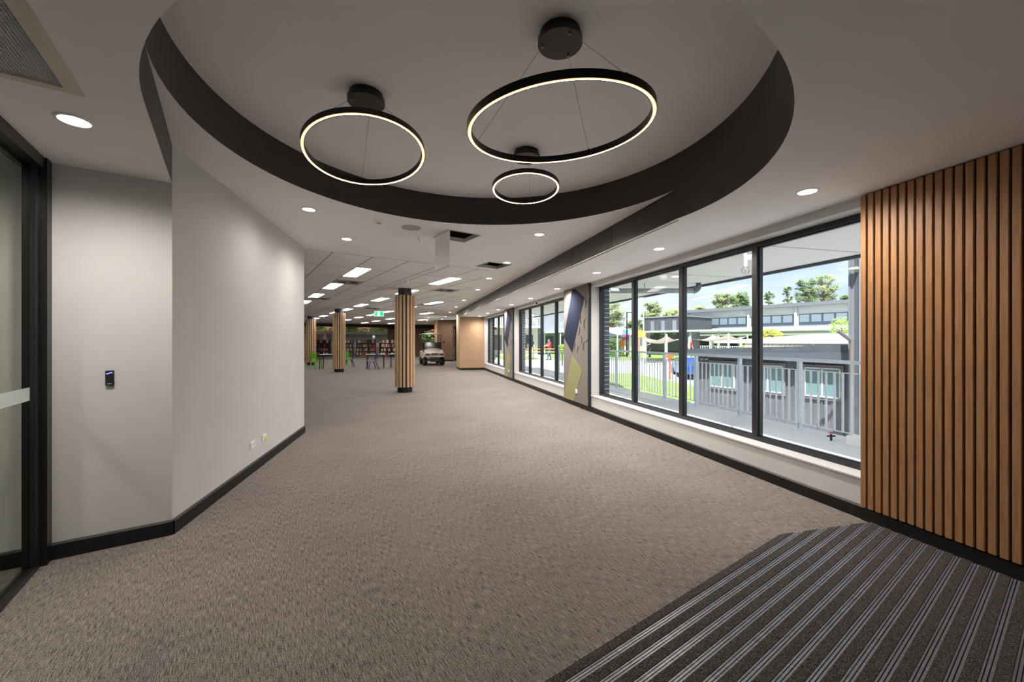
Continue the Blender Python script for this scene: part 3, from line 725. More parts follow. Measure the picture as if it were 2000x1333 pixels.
p = px(727, 723, 0); make_chair('navy plastic school chair in front of the black legged table', 'navy', NB, p, radians(-52))
p = px(682, 719, 0); make_chair('navy plastic school chair half hidden by the second timber column', 'navy', NB, p, radians(-78))
p = px(680, 714, 0); make_chair('bright green plastic school chair far behind the navy one by the second column', 'green', G, p, radians(170))
def make_table(label, p, W, Dp, rz, h=.77):
    o = thing('study_table', label, 'table', p, rz)
    MB().bbox(-W/2,W/2,-Dp/2,Dp/2,h-.03,h,.004).obj('tabletop', mat('table_grey', (.42,.41,.40), .4), o)
    for sx in (-1,1):
        for sy in (-1,1): MB().box(sx*(W/2-.05)-.016,sx*(W/2-.05)+.016,sy*(Dp/2-.05)-.016,sy*(Dp/2-.05)+.016,0,h-.03).obj('leg', M_blk, o)
    MB().box(-W/2+.05,W/2-.05,-Dp/2+.04,-Dp/2+.06,h-.07,h-.03).obj('apron', M_blk, o)
make_table('grey topped table on thin black legs behind the front navy chair', px(733.5, 720.5, 0), .95, .65, radians(14))
make_table('grey topped table mostly hidden behind the nearest column', px(779, 719.5, 0), .95, .6, radians(10))
make_table('grey topped table to the right of the front green chair', px(645, 722, 0), 1.0, .6, radians(4))
p = px(640, 722, 0); o = thing('book', 'open blue book lying on the table beside the front green chair', 'book', (p.x+.1, p.y, .771), .4)
MB().box(-.12,-.002,-.09,.09,0,.025).box(.002,.12,-.09,.09,0,.02).obj('pages', mat('book_bluewhite', (.10,.22,.55), .6), o)

# bookcases
BC = {'red': (.45,.03,.03), 'brown': (.18,.08,.04), 'cream': (.62,.50,.36), 'orange': (.6,.22,.05), 'navy': (.02,.03,.10), 'teal': (.03,.28,.26), 'grey': (.25,.24,.24), 'pink': (.6,.25,.28), 'black': (.015,.015,.015), 'yellow': (.6,.45,.05), 'white': (.7,.68,.65)}
BPROTO = {}
def book(c, p, rz, th, h, dp, label, group):
    if c not in BPROTO:
        o = MB().box(-.5,.5,-.5,.5,0,1).obj('book', mat('book_'+c, BC[c], .6)); BPROTO[c] = o
    else: o = BPROTO[c].copy(); COL.objects.link(o)
    o.location = p; o.rotation_euler = (0,0,rz); o.scale = (th, dp, h)
    tag(o, label, 'book', group); return o
def bookcase(label, p, rz, W, rows, palette, nm, D_=.45, h=1.62, seed=1, top='x', n=9):
    rnd = random.Random(seed); cnt = {}; o = thing('bookcase', label, 'bookcase', p, rz)
    for sx in (-1,1): MB().box(sx*W/2-.015,sx*W/2+.015,-D_/2,D_/2,.12,h).obj('end_panel', M_blk, o)
    MB().box(-W/2+.015,W/2-.015,-.01,.01,.12,h-.05).obj('back_panel', mat('bookcase_back', (.03,.03,.032), .6), o)
    zs = [.16+(h-.45-.16+.12)*k/(rows-1) for k in range(rows)]
    for z in zs: MB().box(-W/2+.015,W/2-.015,-D_/2,D_/2,z-.02,z).obj('shelf', mat('shelf_grey', (.10,.10,.105), .5), o)
    for sx in (-1,1):
        for sy in (-1,1):
            cb = MB().cyl((sx*(W/2-.06)-.015,sy*(D_/2-.07),.045),(sx*(W/2-.06)+.015,sy*(D_/2-.07),.045), .045, n=12); cb.box(sx*(W/2-.06)-.008,sx*(W/2-.06)+.008,sy*(D_/2-.07)-.01,sy*(D_/2-.07)+.01,.06,.145); cb.obj('castor', M_blk, o)
    R = Matrix.Rotation(rz, 4, 'Z'); names = ['bottom','second','third','fourth','top'] if rows > 4 else ['bottom','second','third','top']
    for ri, z in enumerate(zs):
        x = -W/2+.03
        gap = rnd.uniform(.0,.12)
        while x < W/2-.09:
            c = rnd.choice(palette); th = rnd.uniform(.05,.1); hh = rnd.uniform(.22,.30)
            if rnd.random() < .1: x += th; continue
            q = R @ Vector((x+th/2, -D_/2+.11, z)) + Vector(p)
            cnt[(ri,c)] = cnt.get((ri,c), 0)+1; oc = (ORD+['twelfth','thirteenth','fourteenth'])[cnt[(ri,c)]-1]
            book(c, q, rz, th-.004, hh, .19, f'{oc} {c} book along the {names[ri]} shelf of the {nm}', f'books on the {nm}')
            x += th
    return o
YB = 37.0
def bp(x, Y=YB): return Vector(((x-1000)/F*Y, Y, 0))
bookcase('black mobile bookcase of cream and brown books in the middle of the library', bp(708.5), radians(8), 1.05, 4, ['brown','cream','cream','brown','grey','grey','orange','black'], 'middle bookcase', seed=3)
bookcase('black mobile bookcase of mixed bright books left of the nearest column', bp(758.5), radians(8), 1.55, 4, ['cream','navy','pink','cream','black','grey','brown','yellow','red','white'], 'right hand bookcase', seed=4)
bookcase('black mobile bookcase of dark books seen right of the second column', bp(679), radians(8), .95, 4, ['black','grey','white','brown','cream'], 'bookcase behind the second column', seed=5)
bookcase('black mobile bookcase below the red frame between two columns', bp(630.5), radians(8), 1.35, 4, ['black','brown','white','navy','cream','grey','red'], 'bookcase under the red frame', seed=6)
bookcase('narrow black display stand right of the middle bookcase', bp(728), radians(8), .5, 4, ['grey','black','red'], 'narrow display stand', seed=8)
M_red = mat('red_frame', (.75,.05,.04), .4)
p = bp(630, 37.05); o = thing('red_display_frame', 'red open rectangular frame standing on the far left bookcase', 'display frame', (p.x, p.y, 1.64), radians(8))
for x0,x1,z0,z1 in ((-.62,.62,.36,.42),(-.62,-.56,.0,.36),(.56,.62,.0,.36),(-.33,-.28,.0,.36)): MB().box(x0,x1,-.03,.03,z0,z1).obj('frame_bar', M_red, o)
p = bp(633, 37.05); o = tag(MB().prism([(-.2,0),(.2,0),(.02,.5),(-.02,.5)], -.02, .02, axis='y').obj('pennant', mat('white_paper', (.75,.72,.70), .7), loc=(p.x+.1, p.y-.08, 1.64)), 'white triangular tent card inside the red frame', 'sign')

# service desk, planter, back walls
o = thing('service_desk', 'long library service desk with white upper front and timber lower panels', 'desk', fl(11.6, 41.5), RL)
MB().box(-6.5,6.5,-.25,.05,.86,1.23).obj('white_front', mat('desk_white', (.6,.6,.62), .4), o)
for k in range(9):
    MB().box(-6.5+k*13/9+.01,-6.5+(k+1)*13/9-.01,-.18,.05,.1,.85).obj('timber_panel', M_ply, o)
MB().box(-6.5,6.5,-.28,.6,1.232,1.27).obj('worktop', M_white, o)
MB().box(-6.45,6.45,-.1,.05,.0,.1).obj('plinth', M_black, o)
o = thing('hanging_planter', 'long grey hanging planter trough below the timber bulkhead', 'planter', fl(12, 43, 2.15), RL)
MB().box(-7.5,7.5,-.2,.2,0,.26).obj('trough', mat('planter_grey', (.10,.105,.105), .6), o)
for k in range(7): MB().box(-7+k*14/6-.012,-7+k*14/6+.012,-.01,.01,.26,3.02-2.15).obj('hanger', M_blk, o)
M_fern = noisy('fern', (.06,.17,.02), (.28,.48,.06), ns=3, rough=.6)
def leafball(n, rx, ry, rz_, ls, seed, shape=None):
    rnd = random.Random(seed); q = MB()
    for _ in range(n):
        d = Vector((rnd.gauss(0,1),rnd.gauss(0,1),rnd.gauss(0,1))).normalized()*rnd.uniform(.55,1)
        c = Vector((d.x*rx,d.y*ry,d.z*rz_)); a = Vector((rnd.gauss(0,1),rnd.gauss(0,1),rnd.gauss(0,.6))).normalized()*ls; b = a.orthogonal().normalized()*ls*.45
        q.add([c-a*.5, c+b*.5, c+a*.5, c-b*.5], [(0,1,2,3)])
    return q
PK = [(617+9*k, .0) for k in range(18)]
ferns = []
for k in range(15):
    b = 4.9+1.0*k; fo = leafball(330, .56, .2, .22, .13, 20+k % 4)
    if k < 4: o = fo.obj('fern', M_fern); ferns.append(o)
    else: o = ferns[k%4].copy(); COL.objects.link(o)
    o.location = fl(b, 43, 2.6); o.rotation_euler = (0,0,RL+ (k%3)*.1); o.scale = (1, 1, 1+.2*(k % 3))
    tag(o, f'green fern in the long hanging planter, {(ORD+["twelfth","thirteenth","fourteenth","fifteenth"])[k]} from the left end', 'plant', 'ferns in the hanging planter')
def flbox(name, b0,b1,a0,a1,z0,z1,m,label=None, kind='structure'):
    o = MB().box(0,b1-b0,0,a1-a0,z0,z1).obj(name, m, loc=fl(b0,a0), rz=RL); o['kind'] = kind
    if label: o['label'] = label
    return o
flbox('trim_7', 0, 24, 37.8, 38.1, 2.74, 3.02, M_black, 'dark bulkhead beam across the far end of the library')
flbox('wall_far', -2, 26, 47, 47.2, 0, 3.4, noisy('far_wall_grey', (.34,.33,.32),(.40,.39,.38), ns=1), 'grey far wall of the library')
flbox('trim_8', 1, 17.8, 45.2, 45.4, 2.52, 3.02, M_ply, 'timber lined bulkhead above the planter')
for (b, w_, z0, z1, m_, lab) in [(9.3,.35,.9,1.95,M_white,'white narrow door panel on the grey far wall'),(10.9,.5,1.3,1.95,mat('poster_blue',(.35,.42,.55),.6),'pale striped poster on the grey far wall'),(16.6,.8,1.2,2.1,mat('poster_pale',(.55,.62,.75),.6),'pale blue notice on the far wall right of the globe lamp'),(18.0,.55,1.5,2.1,mat('poster_lime',(.6,.7,.3),.6),'lime green notice on the far wall'),(19.2,.6,1.2,2.1,mat('poster_pale',(.55,.62,.75),.6),'pale blue notice on the far wall, the rightmost')]:
    tag(MB().box(0,w_,-.03,0,z0,z1).obj('notice', m_, loc=fl(b,46.99), rz=RL), lab, 'notice')
p = bp(724, 40.5); o = thing('globe_lamp', 'small white globe standing on the service desk', 'lamp', (p.x, p.y+.9, 1.27)); MB().ell((0,0,.62),(.16,.16,.16),14).obj('globe', M_white, o); MB().cyl((0,0,0),(0,0,.48),.03).cyl((0,0,0),(0,0,.03),.12).obj('stem', M_white, o)
p = pd(694, 645.5, 43); o = thing('wall_screen', 'black screen hanging in front of the timber bulkhead', 'television', (p.x, p.y-.9, p.z-.28), RL*.5); MB().box(-.42,.42,-.03,.03,0,.5).obj('screen', M_blk, o); MB().box(-.02,.02,-.01,.01,.5,3.02-p.z+.28).obj('bracket', M_blk, o)
# slatted screen at the far left
p = bp(598, 33); o = thing('slatted_screen', 'pale horizontal slatted screen at the end of the white wall', 'screen', p, radians(20))
for k in range(13): MB().box(-.9,.32,-.02,.02,.12+k*.19,.12+k*.19+.11).obj('slat', M_oak2, o)
MB().tube([(-.2,-.05,3.0),(.2,-.05,2.0),(.34,-.05,.0)], .03).obj('post', M_blk, o)

# library sidewalls, timber end walls -----------------------------------------------------
flbox('wall_library_left', -8.2, -8, AB, 47, 0, 3.4, M_wall)
eb = thing('slatted_end_block', 'pale oak block with fine vertical battens at the far end of the window wall', 'wall panel', fw(0, TEND), RW)
MB().box(-1.26,-.0,.02,1.5,.11,2.9).obj('timber_body', M_oak2, eb)
for k in range(22): MB().box(-1.25+k*.0572,-1.25+k*.0572+.036,-.012,.02,.112,ZL-.004).obj('batten', M_oak2, eb)
MB().box(-1.24,-.0,.0,1.5,.0,.11).obj('plinth', M_black, eb)
def seg_wall(name, p, q, z0, z1, m, label=None, th=.15): return wallseg(name, p, q, z0, z1, th, m, label)
seg_wall('wall_end_brown', (-5.45, 29.2), (-4.28, 28.9), 0, ZM+.2, M_brown, 'dark brown timber wall behind the golf cart')
seg_wall('wall_end_brown', (-4.28, 29.8), (-2.2, 29.3), 0, ZM+.2, M_brown, 'dark brown recessed timber wall')
seg_wall('wall_recess_header', (-4.25, 28.85), (-2.2, 28.3), 2.62, ZM+.2, M_brown)
seg_wall('wall_end_side', (-5.5, 29.35), (-7.4, 38.5), 0, ZM+.2, M_oak2, 'oak lined side wall beyond the golf cart')
seg_wall('wall_rear_brown', (-12.0, 38.4), (-7.3, 38.4), 0, 2.7, noisy('rear_brown', (.11,.055,.03),(.15,.08,.045), ns=3), 'brown timber wall far behind the golf cart')
struct(MB().box(-12,-7.3,38.1,38.3,2.66,ZM+.1).obj('trim_9', M_black), 'black beam above the rear brown wall')
struct(MB().box(-12,-7.3,38.5,38.6,2.4,ZM+.1).obj('wall_rear_upper', M_brown))
skirt('baseboard_end', (-5.45, 29.19), (-4.28, 28.89)); skirt('baseboard_end_recess', (-4.28, 29.79), (-2.2, 29.29))
p = pd(844.5, 646.5, 36); o = tag(MB().cyl((0,0,0),(0,.06,0),.09,n=16).ell((0,-.02,0),(.08,.05,.08),12).obj('red_beacon', mat('red_glow',(.7,.04,.03),.4,emit=(1,.06,.03),es=.8), loc=p), 'small red round light high behind the golf cart', 'light')
tag(leafball(160,.55,.4,.75,.28,5).tube([(0,0,-1.6),(0,0,0)],.03,6).obj('potted_plant', noisy('potted_leaf', (.03,.08,.02), (.10,.20,.04), ns=3, rough=.6), loc=(-6.55,31.0,1.62)), 'green leafy plant seen through the golf cart windscreen', 'plant')

# golf cart ----------------------------------------------------------------------------------
gc_p = px(843, 716, 0); gc_p.x -= .0; gc_p.y += .55
gc = thing('golf_cart', 'beige golf cart parked at the end of the carpet, facing the camera', 'golf cart', gc_p, radians(20))
M_body = noisy('cart_beige', (.60,.55,.47),(.64,.59,.51), ns=2, rough=.3); M_tyre = mat('tyre', (.012,.012,.012), .8); M_gblk = mat('cart_black', (.015,.015,.016), .45)
# front cowl: lofted sections along y (front = -y)
secs = [(-.42,.58,.58,.74),(-.36,.62,.50,.86),(-.10,.60,.50,.98),(.25,.58,.45,1.04)]
q = MB(); V = []
for (y, hw_, zb, zt) in secs:
    for a,b in ((-1,0),(-1,.55),(-.86,.85),(-.5,1),(0,1.03),(.5,1),(.86,.85),(1,.55),(1,0)): V.append((a*hw_, y-(.10*(1-a*a) if y < -.2 else 0), zb+(zt-zb)*b))
q.add(V, [(j*9+i,j*9+i+1,(j+1)*9+i+1,(j+1)*9+i) for j in range(3) for i in range(8)]+[tuple(range(8,-1,-1)), tuple(27+i for i in range(9))], 0, True)
cw = q.obj('front_cowl', M_body, gc)
for sx in (-1,1):
    MB().prism([(sx*.26,.70),(sx*.52,.74),(sx*.56,.64),(sx*.34,.62)], -.52, -.40, axis='y').obj('headlight', mat('headlight', (.05,.05,.055), .1), gc)
MB().box(-.2,.2,-.535,-.46,.66,.72).obj('grille', M_gblk, gc)
MB().prism([(-.56,.52),(.56,.52),(.50,.60),(.3,.57),(-.3,.57),(-.50,.60)], -.55, -.40, axis='y').obj('bumper', M_body, gc)
MB().prism([(-.30,.56),(.30,.56),(.26,.22),(-.26,.22)], -.54, -.42, axis='y').obj('lower_grille', M_gblk, gc)
MB().box(-.45,.45,-.3,1.9,.28,.36).obj('floor_pan', M_gblk, gc)
for sx in (-1,1):
    for y in (-.05, 1.65):
        wq = MB().lathe([(.12,-.09),(.22,-.1),(.245,-.06),(.25,0),(.245,.06),(.22,.1),(.12,.09)], 24)
        wo = wq.obj('wheel', M_tyre, gc, loc=(sx*.52, y, .25)); wo.rotation_euler = (0, pi/2, radians(8) if y < 0 else 0)
        h_ = MB().lathe([(0,.075),(.1,.08),(.125,.06)], 18); h_.lathe([(.125,-.06),(.1,-.08),(0,-.075)], 18); h_.obj('hubcap', M_steel, wo)
MB().prism([(.75,.36),(2.1,.42),(2.15,.80),(1.9,.86),(.9,.82)], -.56, .56, axis='x').obj('rear_body', M_body, gc)
for sx in (-1,1): MB().prism([(.2,.34),(.8,.34),(.8,.42),(.2,.5)], sx*.50-.06, sx*.50+.06, axis='x').obj('sill_panel', M_body, gc)
q = MB().bbox(-.52,.52,.72,1.2,.80,.94,.03); q.obj('seat_cushion', M_gblk, gc)
q = MB().bbox(-.52,.52,1.16,1.28,.96,1.38,.03); q.obj('seat_back', M_gblk, gc)
q = MB().bbox(-.50,.50,.16,.30,.92,1.02,.02); q.obj('dashboard', M_gblk, gc)
MB().tube([(-.28+.17*cos(a),.42-.06*sin(a),1.13+.15*sin(a)) for a in [2*pi*i/20 for i in range(20)]], .014, 6, closed=True).cyl((-.28,.25,.95),(-.28,.42,1.13),.02).obj('steering_wheel', M_gblk, gc)
for sx in (-1,1):
    MB().tube([(sx*.52,.18,.98),(sx*.53,.30,1.5),(sx*.53,.36,1.9)], .02, 6).obj('front_post', M_gblk, gc)
    MB().tube([(sx*.52,1.75,.80),(sx*.53,1.65,1.9)], .02, 6).obj('rear_post', M_gblk, gc)
MB().prism([(.17,.95),(.185,.95),(.285,1.40),(.27,1.40)], -.5, .5, axis='x').obj('lower_windscreen', mat('smoked_screen', (.02,.021,.025), .15), gc)
MB().prism([(.275,1.41),(.283,1.41),(.35,1.86),(.342,1.86)], -.5, .5, axis='x').obj('upper_windscreen', M_glass, gc)
q = MB(); V = []
for j in range(5):
    y = .05+1.85*j/4
    for i in range(9):
        x = -.62+1.24*i/8; V.append((x, y, 1.93+.07*sin(pi*i/8)*sin(pi*(j+.6)/5.2)))
k = len(V); V += [(a,b,z-.035) for a,b,z in V]
f = [(j*9+i,j*9+i+1,(j+1)*9+i+1,(j+1)*9+i) for j in range(4) for i in range(8)]; f += [tuple(k+t for t in reversed(x)) for x in f]
rim = list(range(9))+[j*9+8 for j in range(1,5)]+[36+i for i in range(7,-1,-1)]+[j*9 for j in range(3,0,-1)]
f += [(rim[(i+1)%len(rim)],k+rim[(i+1)%len(rim)],k+rim[i],rim[i]) for i in range(len(rim))]
q.add(V, f, 0, True); q.obj('roof', M_body, gc)
for sx in (-1,1): MB().bbox(sx*.68-.06,sx*.68+.06,.22,.25,1.36,1.48,.01).box(min(sx*.54,sx*.62),max(sx*.54,sx*.62),.23,.245,1.41,1.43).obj('mirror', M_gblk, gc)
MB().cyl((0,.235,1.17),(0,.225,1.17),.035,n=14).obj('badge', M_white, gc)

# ================================================================== outside
# deck and ground
dk = MB().box(.425, 3.0, -6, 6.2, -.14, -.02)
M_agg = noisy('exposed_aggregate', (.42,.42,.44),(.80,.79,.79), ns=90, rough=.9, p0=.3, p1=.7)
dk = struct(dk.obj('trim_10', M_agg, loc=RWt, rz=RW), 'grey pebble concrete walkway outside the windows')
MB().box(2.93, 3.0, -6, 22, -.9, -.14).obj('deck_edge', M_conc, dk)
q = MB(); q.box(.425, 3.0, 6.2, 22, -.14, -.02)
for k in range(7): q.box(.425, 3.0, 6.2+2.4*k, 6.215+2.4*k, -.03, -.0195, 1)
q.box(2.2, 2.22, 6.2, 22, -.03, -.0195, 1); q.box(2.27, 2.28, 6.2, 22, -.03, -.0195, 1)
struct(q.obj('trim_11', [noisy('pale_concrete', (.60,.59,.57),(.68,.67,.65), ns=3, rough=.9), mat('joint_dark', (.15,.15,.15), .7)], loc=RWt, rz=RW), 'pale jointed concrete end of the outside walkway')
def gh(X, Y):
    b = X*cos(RL)+Y*sin(RL); a = -X*sin(RL)+Y*cos(RL)
    s1 = min(1, max(0, (10.5-a)/2.5)) ; s1 = s1*s1*(3-2*s1)
    s2 = min(1, max(0, (X-6.2)/3.0))*min(1, max(0, (31-Y)/6.0))
    return -.2 - max(1.15*s1, .65*s2)
q = MB(); nx, ny = 110, 150; V = []
def gpos(i, j):
    o_ = 2.95+ (i/nx)**1.6*120; t_ = -25 + 185*j/ny
    p = fw(o_, t_); return (p.x, p.y, gh(p.x, p.y))
V = [gpos(i,j) for i in range(nx+1) for j in range(ny+1)]
q.add(V, [(i*(ny+1)+j,(i+1)*(ny+1)+j,(i+1)*(ny+1)+j+1,i*(ny+1)+j+1) for i in range(nx) for j in range(ny)], 0, True)
M_grass = noisy('lawn', (.16,.27,.06),(.28,.40,.11), ns=6, rough=.95, detail=8, spec=.1)
gro = struct(q.obj('ground', M_conc), 'pale paved ground outside')
def patch(name, pts, dz, m, label, n=24):     # strip following the ground between two edges
    (x0,y0),(x1,y1),(x2,y2),(x3,y3) = pts; V = []
    for i in range(n+1):
        for j in range(n+1):
            s_, t_ = i/n, j/n
            X = (x0*(1-s_)+x1*s_)*(1-t_)+(x3*(1-s_)+x2*s_)*t_; Y = (y0*(1-s_)+y1*s_)*(1-t_)+(y3*(1-s_)+y2*s_)*t_
            V.append((X,Y,gh(X,Y)+dz))
    o = MB().add(V, [(i*(n+1)+j,(i+1)*(n+1)+j,(i+1)*(n+1)+j+1,i*(n+1)+j+1) for i in range(n) for j in range(n)], 0, True).obj(name, m)
    return struct(o, label)
patch('ground_lawn', [(3.9,13.6),(9.5,17.5),(9,21.5),(2.8,19.5)], .03, M_grass, 'green lawn strip between the railing and the path')
patch('ground_lawn', [(4,34),(30,34),(38,60),(4,60)], .03, M_grass, 'green lawn beyond the path')
patch('ground_lawn', [(-1,36.5),(2.6,36.5),(2.2,45),(-2,45)], .03, M_grass, 'small lawn behind the two people')
# eave
eo = thing('awning_soffit', 'flat pale soffit of the walkway roof outside the windows', 'awning', fw(.9, -6, 2.83), RW)
M_soff = noisy('soffit_white', (.74,.73,.70),(.78,.77,.74), ns=1, rough=.7)
MB().box(0, 2.1, 0, 26, 0, .05).obj('soffit_board', M_soff, eo)
MB().box(2.1, 2.16, 0, 26, -.05, .18).obj('edge_fascia', M_clad, eo)
for k in range(11): MB().box(0, 2.1, .8+2.4*k-.006, .8+2.4*k+.006, -.003, .0).obj('joint', mat('joint_dark', (.15,.15,.15), .7), eo)
MB().box(0, .05, 0, 26, .05, .12).obj('inner_edge', M_soff, eo)
for (x, y) in ((1190,569.5),(1320,541.8)):
    p = px(x, y, 2.83); o = thing('soffit_light', 'round light in the outside soffit, ' + ('left one' if x < 1200 else 'right one'), 'downlight', p); MB().lathe([(0,-.006),(.07,-.006),(.085,0)], 20).obj('lens', mat('soffit_lamp', (.9,.9,.9), .4, emit=(1,.97,.92), es=1.5), o)
p = pd(1350, 569.5, 9.2)
o = thing('drain_pipe', 'thick grey stormwater pipe hung below the soffit', 'pipe', (0,0,0))
M_pipe = noisy('pipe_grey', (.30,.32,.34),(.38,.40,.42), ns=3, rough=.4)
xa = (1192-1000)/F*9.2; xb = (1362-1000)/F*9.2
MB().cyl((xa,9.2,p.z),(xb-.08,9.2,p.z),.058,n=20).obj('horizontal_run', M_pipe, o)
MB().tube([(xb-.1,9.2,p.z)]+[(xb-.1+.13*sin(a),9.2,p.z+.13-.13*cos(a)) for a in [pi/2*i/6 for i in range(1,7)]]+[(xb+.03,9.2,2.82)], .066, 16).obj('elbow', mat('pipe_dark', (.13,.14,.15), .35), o)
for xx in (1259,): MB().cyl(((xx-1000)/F*9.2,9.2,p.z+.05),((xx-1000)/F*9.2,9.2,2.83),.008,n=6).obj('hanger', M_steel, o)
p = px(1456, 486, 2.82); p2 = pd(1456, 536, p.y)
o = thing('hanging_bracket', 'short grey hanging pipe with wire guard below the soffit', 'pipe', (p.x, p.y, 2.83)); MB().cyl((0,0,0),(0,0,p2.z-2.83+.1),.028,n=12).obj('drop_tube', M_galv, o)
gq = MB()
for a in range(6): gq.tube([(.03*cos(a*pi/3),.03*sin(a*pi/3),p2.z-2.83+.1),(.06*cos(a*pi/3),.06*sin(a*pi/3),p2.z-2.83+.05),(.03*cos(a*pi/3),.03*sin(a*pi/3),p2.z-2.83)], .004, 5)
gq.obj('wire_guard', M_steel, o)

# railing: posts from the photo, one thing per bay is not liftable: the run is one rail
def t_at(x, o_):
    r = (x-1000)/F; p0 = fw(o_, 0); ux, uy = -sin(RW), cos(RW); return (r*p0.y-p0.x)/(ux-r*uy)
OR = 2.76; zT = 1.17
rl = thing('walkway_railing', 'galvanised steel railing with vertical bars along the outside walkway', 'railing', fw(OR, 0, -.02), RW)
posts = [t_at(x, OR) for x in (1562, 1445, 1360, 1298, 1247, 1204)]
gap = posts[-1]-posts[-2]; tl = posts[-1]
tend_ = t_at(1092, OR)
while tl < tend_: tl += (tend_-posts[5])/max(1, round((tend_-posts[5])/1.45)) ; posts.append(tl)
posts = [p_ for p_ in posts if p_ < tend_+.1]
posts = sorted(posts); posts = [posts[0]-1.15*k for k in (3,2,1)] + posts
MB().cyl((0,posts[0],zT+.02),(0,posts[-1],zT+.02),.027,n=10).obj('top_rail', M_galv, rl)
for i, t_ in enumerate(posts):
    q = MB(); q.box(-.028,.028,t_-.03,t_-.018,.0,zT); q.box(-.028,.028,t_+.018,t_+.03,.0,zT); q.box(-.03,.03,t_-.045,t_+.045,.0,.012)
    for z in (.12,.98): q.box(-.02,.02,t_-.018,t_+.018,z,z+.06)
    q.obj('post', M_galv, rl)
for i in range(len(posts)-1):
    a, b = posts[i]+.05, posts[i+1]-.05; q = MB(); q.box(-.008,.008,a,b,1.015,1.03); q.box(-.008,.008,a,b,.105,.12)
    n = max(2, int((b-a)/.125)); 
    for k in range(n+1): tt = a+.02+(b-a-.04)*k/n; q.box(-.006,.006,tt-.016,tt+.016,.12,1.015)
    q.obj('bar_panel', M_galv, rl)
# low planter block outside
tag(MB().bbox(0,.16,-3.2,0,0,.13,.006).obj('kerb_block', M_white, loc=fw(2.72-.2, 1.95, -.02), rz=RW), 'white low block on the walkway beside the railing', 'kerb')
p = fw(2.5, 2.15, -.02); o = thing('floor_tap', 'small red handled tap by the walkway railing', 'tap', p); MB().cyl((0,0,0),(0,0,.1),.015,n=8).cyl((-.06,0,.07),(.06,0,.07),.012,n=8).obj('pipe', M_blk, o); MB().cyl((-.03,0,.12),(.03,0,.12),.012,n=8).obj('handle', M_red, o)

# portable classroom
M_cor = noisy('slate_cladding', (.115,.115,.13),(.14,.14,.155), ns=2, rough=.6)
pc = thing('portable_classroom', 'low dark grey clad classroom building just beyond the railing', 'building', fl(13.35, 0, -1.4), RL)
q = MB(); q.box(0, 7, 3.5, 7.95, 0, 2.42)
yy = 3.5
while yy < 7.9: q.box(-.022, 0, yy, yy+.035, 0, 2.42); yy += .23
q.obj('clad_wall', M_cor, pc)
q = MB(); q.prism([(3.46,2.42),(8.2,2.42),(8.2,2.60),(3.46,2.795)], -.35, 7.1, axis='x'); q.obj('roof', M_clad, pc)
MB().prism([(3.46,2.37),(8.3,2.37),(8.3,2.47),(3.46,2.59)], -.39, -.355, axis='x').obj('gutter', mat('gutter_blue', (.10,.115,.14), .5), pc)
for (a0, a1) in ((3.77,4.6),(5.14,5.97),(6.53,7.34)):
    z0, z1 = -.065+1.4, .755+1.4; f_ = MB(); f_.box(-.06,-.023,a0-.05,a1+.05,z0-.07,z1+.07); wo = f_.obj('window', mat('window_surround', (.22,.215,.22), .6), pc)
    q = MB(); 
    for (y0,y1,za,zb) in ((a0,a1,z1-.04,z1),(a0,a1,z0,z0+.04),(a0,a0+.035,z0,z1),(a1-.035,a1,z0,z1),((a0+a1)/2-.02,(a0+a1)/2+.02,z0,z1)): q.box(-.085,-.06,y0,y1,za,zb)
    q.obj('frame', mat('pale_frame', (.62,.61,.55), .5), wo); MB().box(-.072,-.064,a0+.03,a1-.03,z0+.03,z1-.03).obj('pane', mat('teal_blind', (.16,.26,.27), .3), wo)
q = MB().ell((-.2,7.55,2.28),(.06,.06,.05),10).ell((-.2,7.4,2.28),(.06,.06,.05),10).cyl((0,7.48,2.34),(-.2,7.48,2.3),.02,n=8); q.obj('floodlight', M_steel, pc)
# tall clad building on the right
tb = thing('tall_clad_building', 'tall light grey clad building corner beside the slatted oak wall', 'building', fl(12.6, 0, -1.4), RL)
M_lg = noisy('light_grey_cladding', (.17,.175,.19),(.20,.205,.22), ns=1, rough=.6)
q = MB(); q.box(0, 8, -6, 3.42, 0, 8)
q.box(-.03,-.005,3.38,3.42,0,8); q.obj('clad_wall', M_lg, tb); MB().box(-.012,-.0,3.22,3.30,0,8).obj('recess_strip', M_clad, tb)
MB().box(-.04,-.0,2.6,3.21,0,8).obj('corner_flashing', mat('pale_flashing', (.27,.28,.30), .5), tb)
MB().cyl((-.17,3.32,2.9),(-.17,3.32,.5),.045,n=10).cyl((-.17,3.32,2.9),(-.5,3.5,3.15),.045,n=10).obj('downpipe', mat('brown_pipe', (.17,.15,.145), .5), tb)
p = pd(1673, 525, 9.6); o = MB().prism([(-.09,0),(.09,0),(.04,.05),(-.04,.05)], -.06, .1, axis='y').obj('wall_light', mat('pale_lamp', (.6,.55,.4), .4), tb); o.location = (-.13, 3.26, p.z+1.4)
# carport with corrugated roof
cpo = thing('carport', 'low carport with pale corrugated roof behind the dark classroom', 'carport', fl(22, 0, 0), RL)
M_corr = noisy('corrugated_roof', (.30,.30,.31),(.37,.365,.365), scale=(1,60,1), ns=1, rough=.5, detail=0)
MB().add([(0,5.2,1.47),(0,11.9,1.47),(8,9.8,1.93),(8,5.2,1.93),(0,5.2,1.43),(0,11.9,1.43),(8,9.8,1.89),(8,5.2,1.89)], [(0,3,2,1),(4,5,6,7),(0,1,5,4),(1,2,6,5),(2,3,7,6),(3,0,4,7)]).obj('roof', M_corr, cpo)
MB().box(-.05,0,5.2,11.9,1.36,1.5).obj('gutter', mat('gutter_white', (.55,.54,.53), .5), cpo)
q = MB(); yy = 5.2
while yy < 10.2: q.box(0,.02,yy,yy+.17,.9,1.36); yy += .19
q.obj('batten_screen', mat('batten_cream', (.50,.46,.42), .6), cpo)
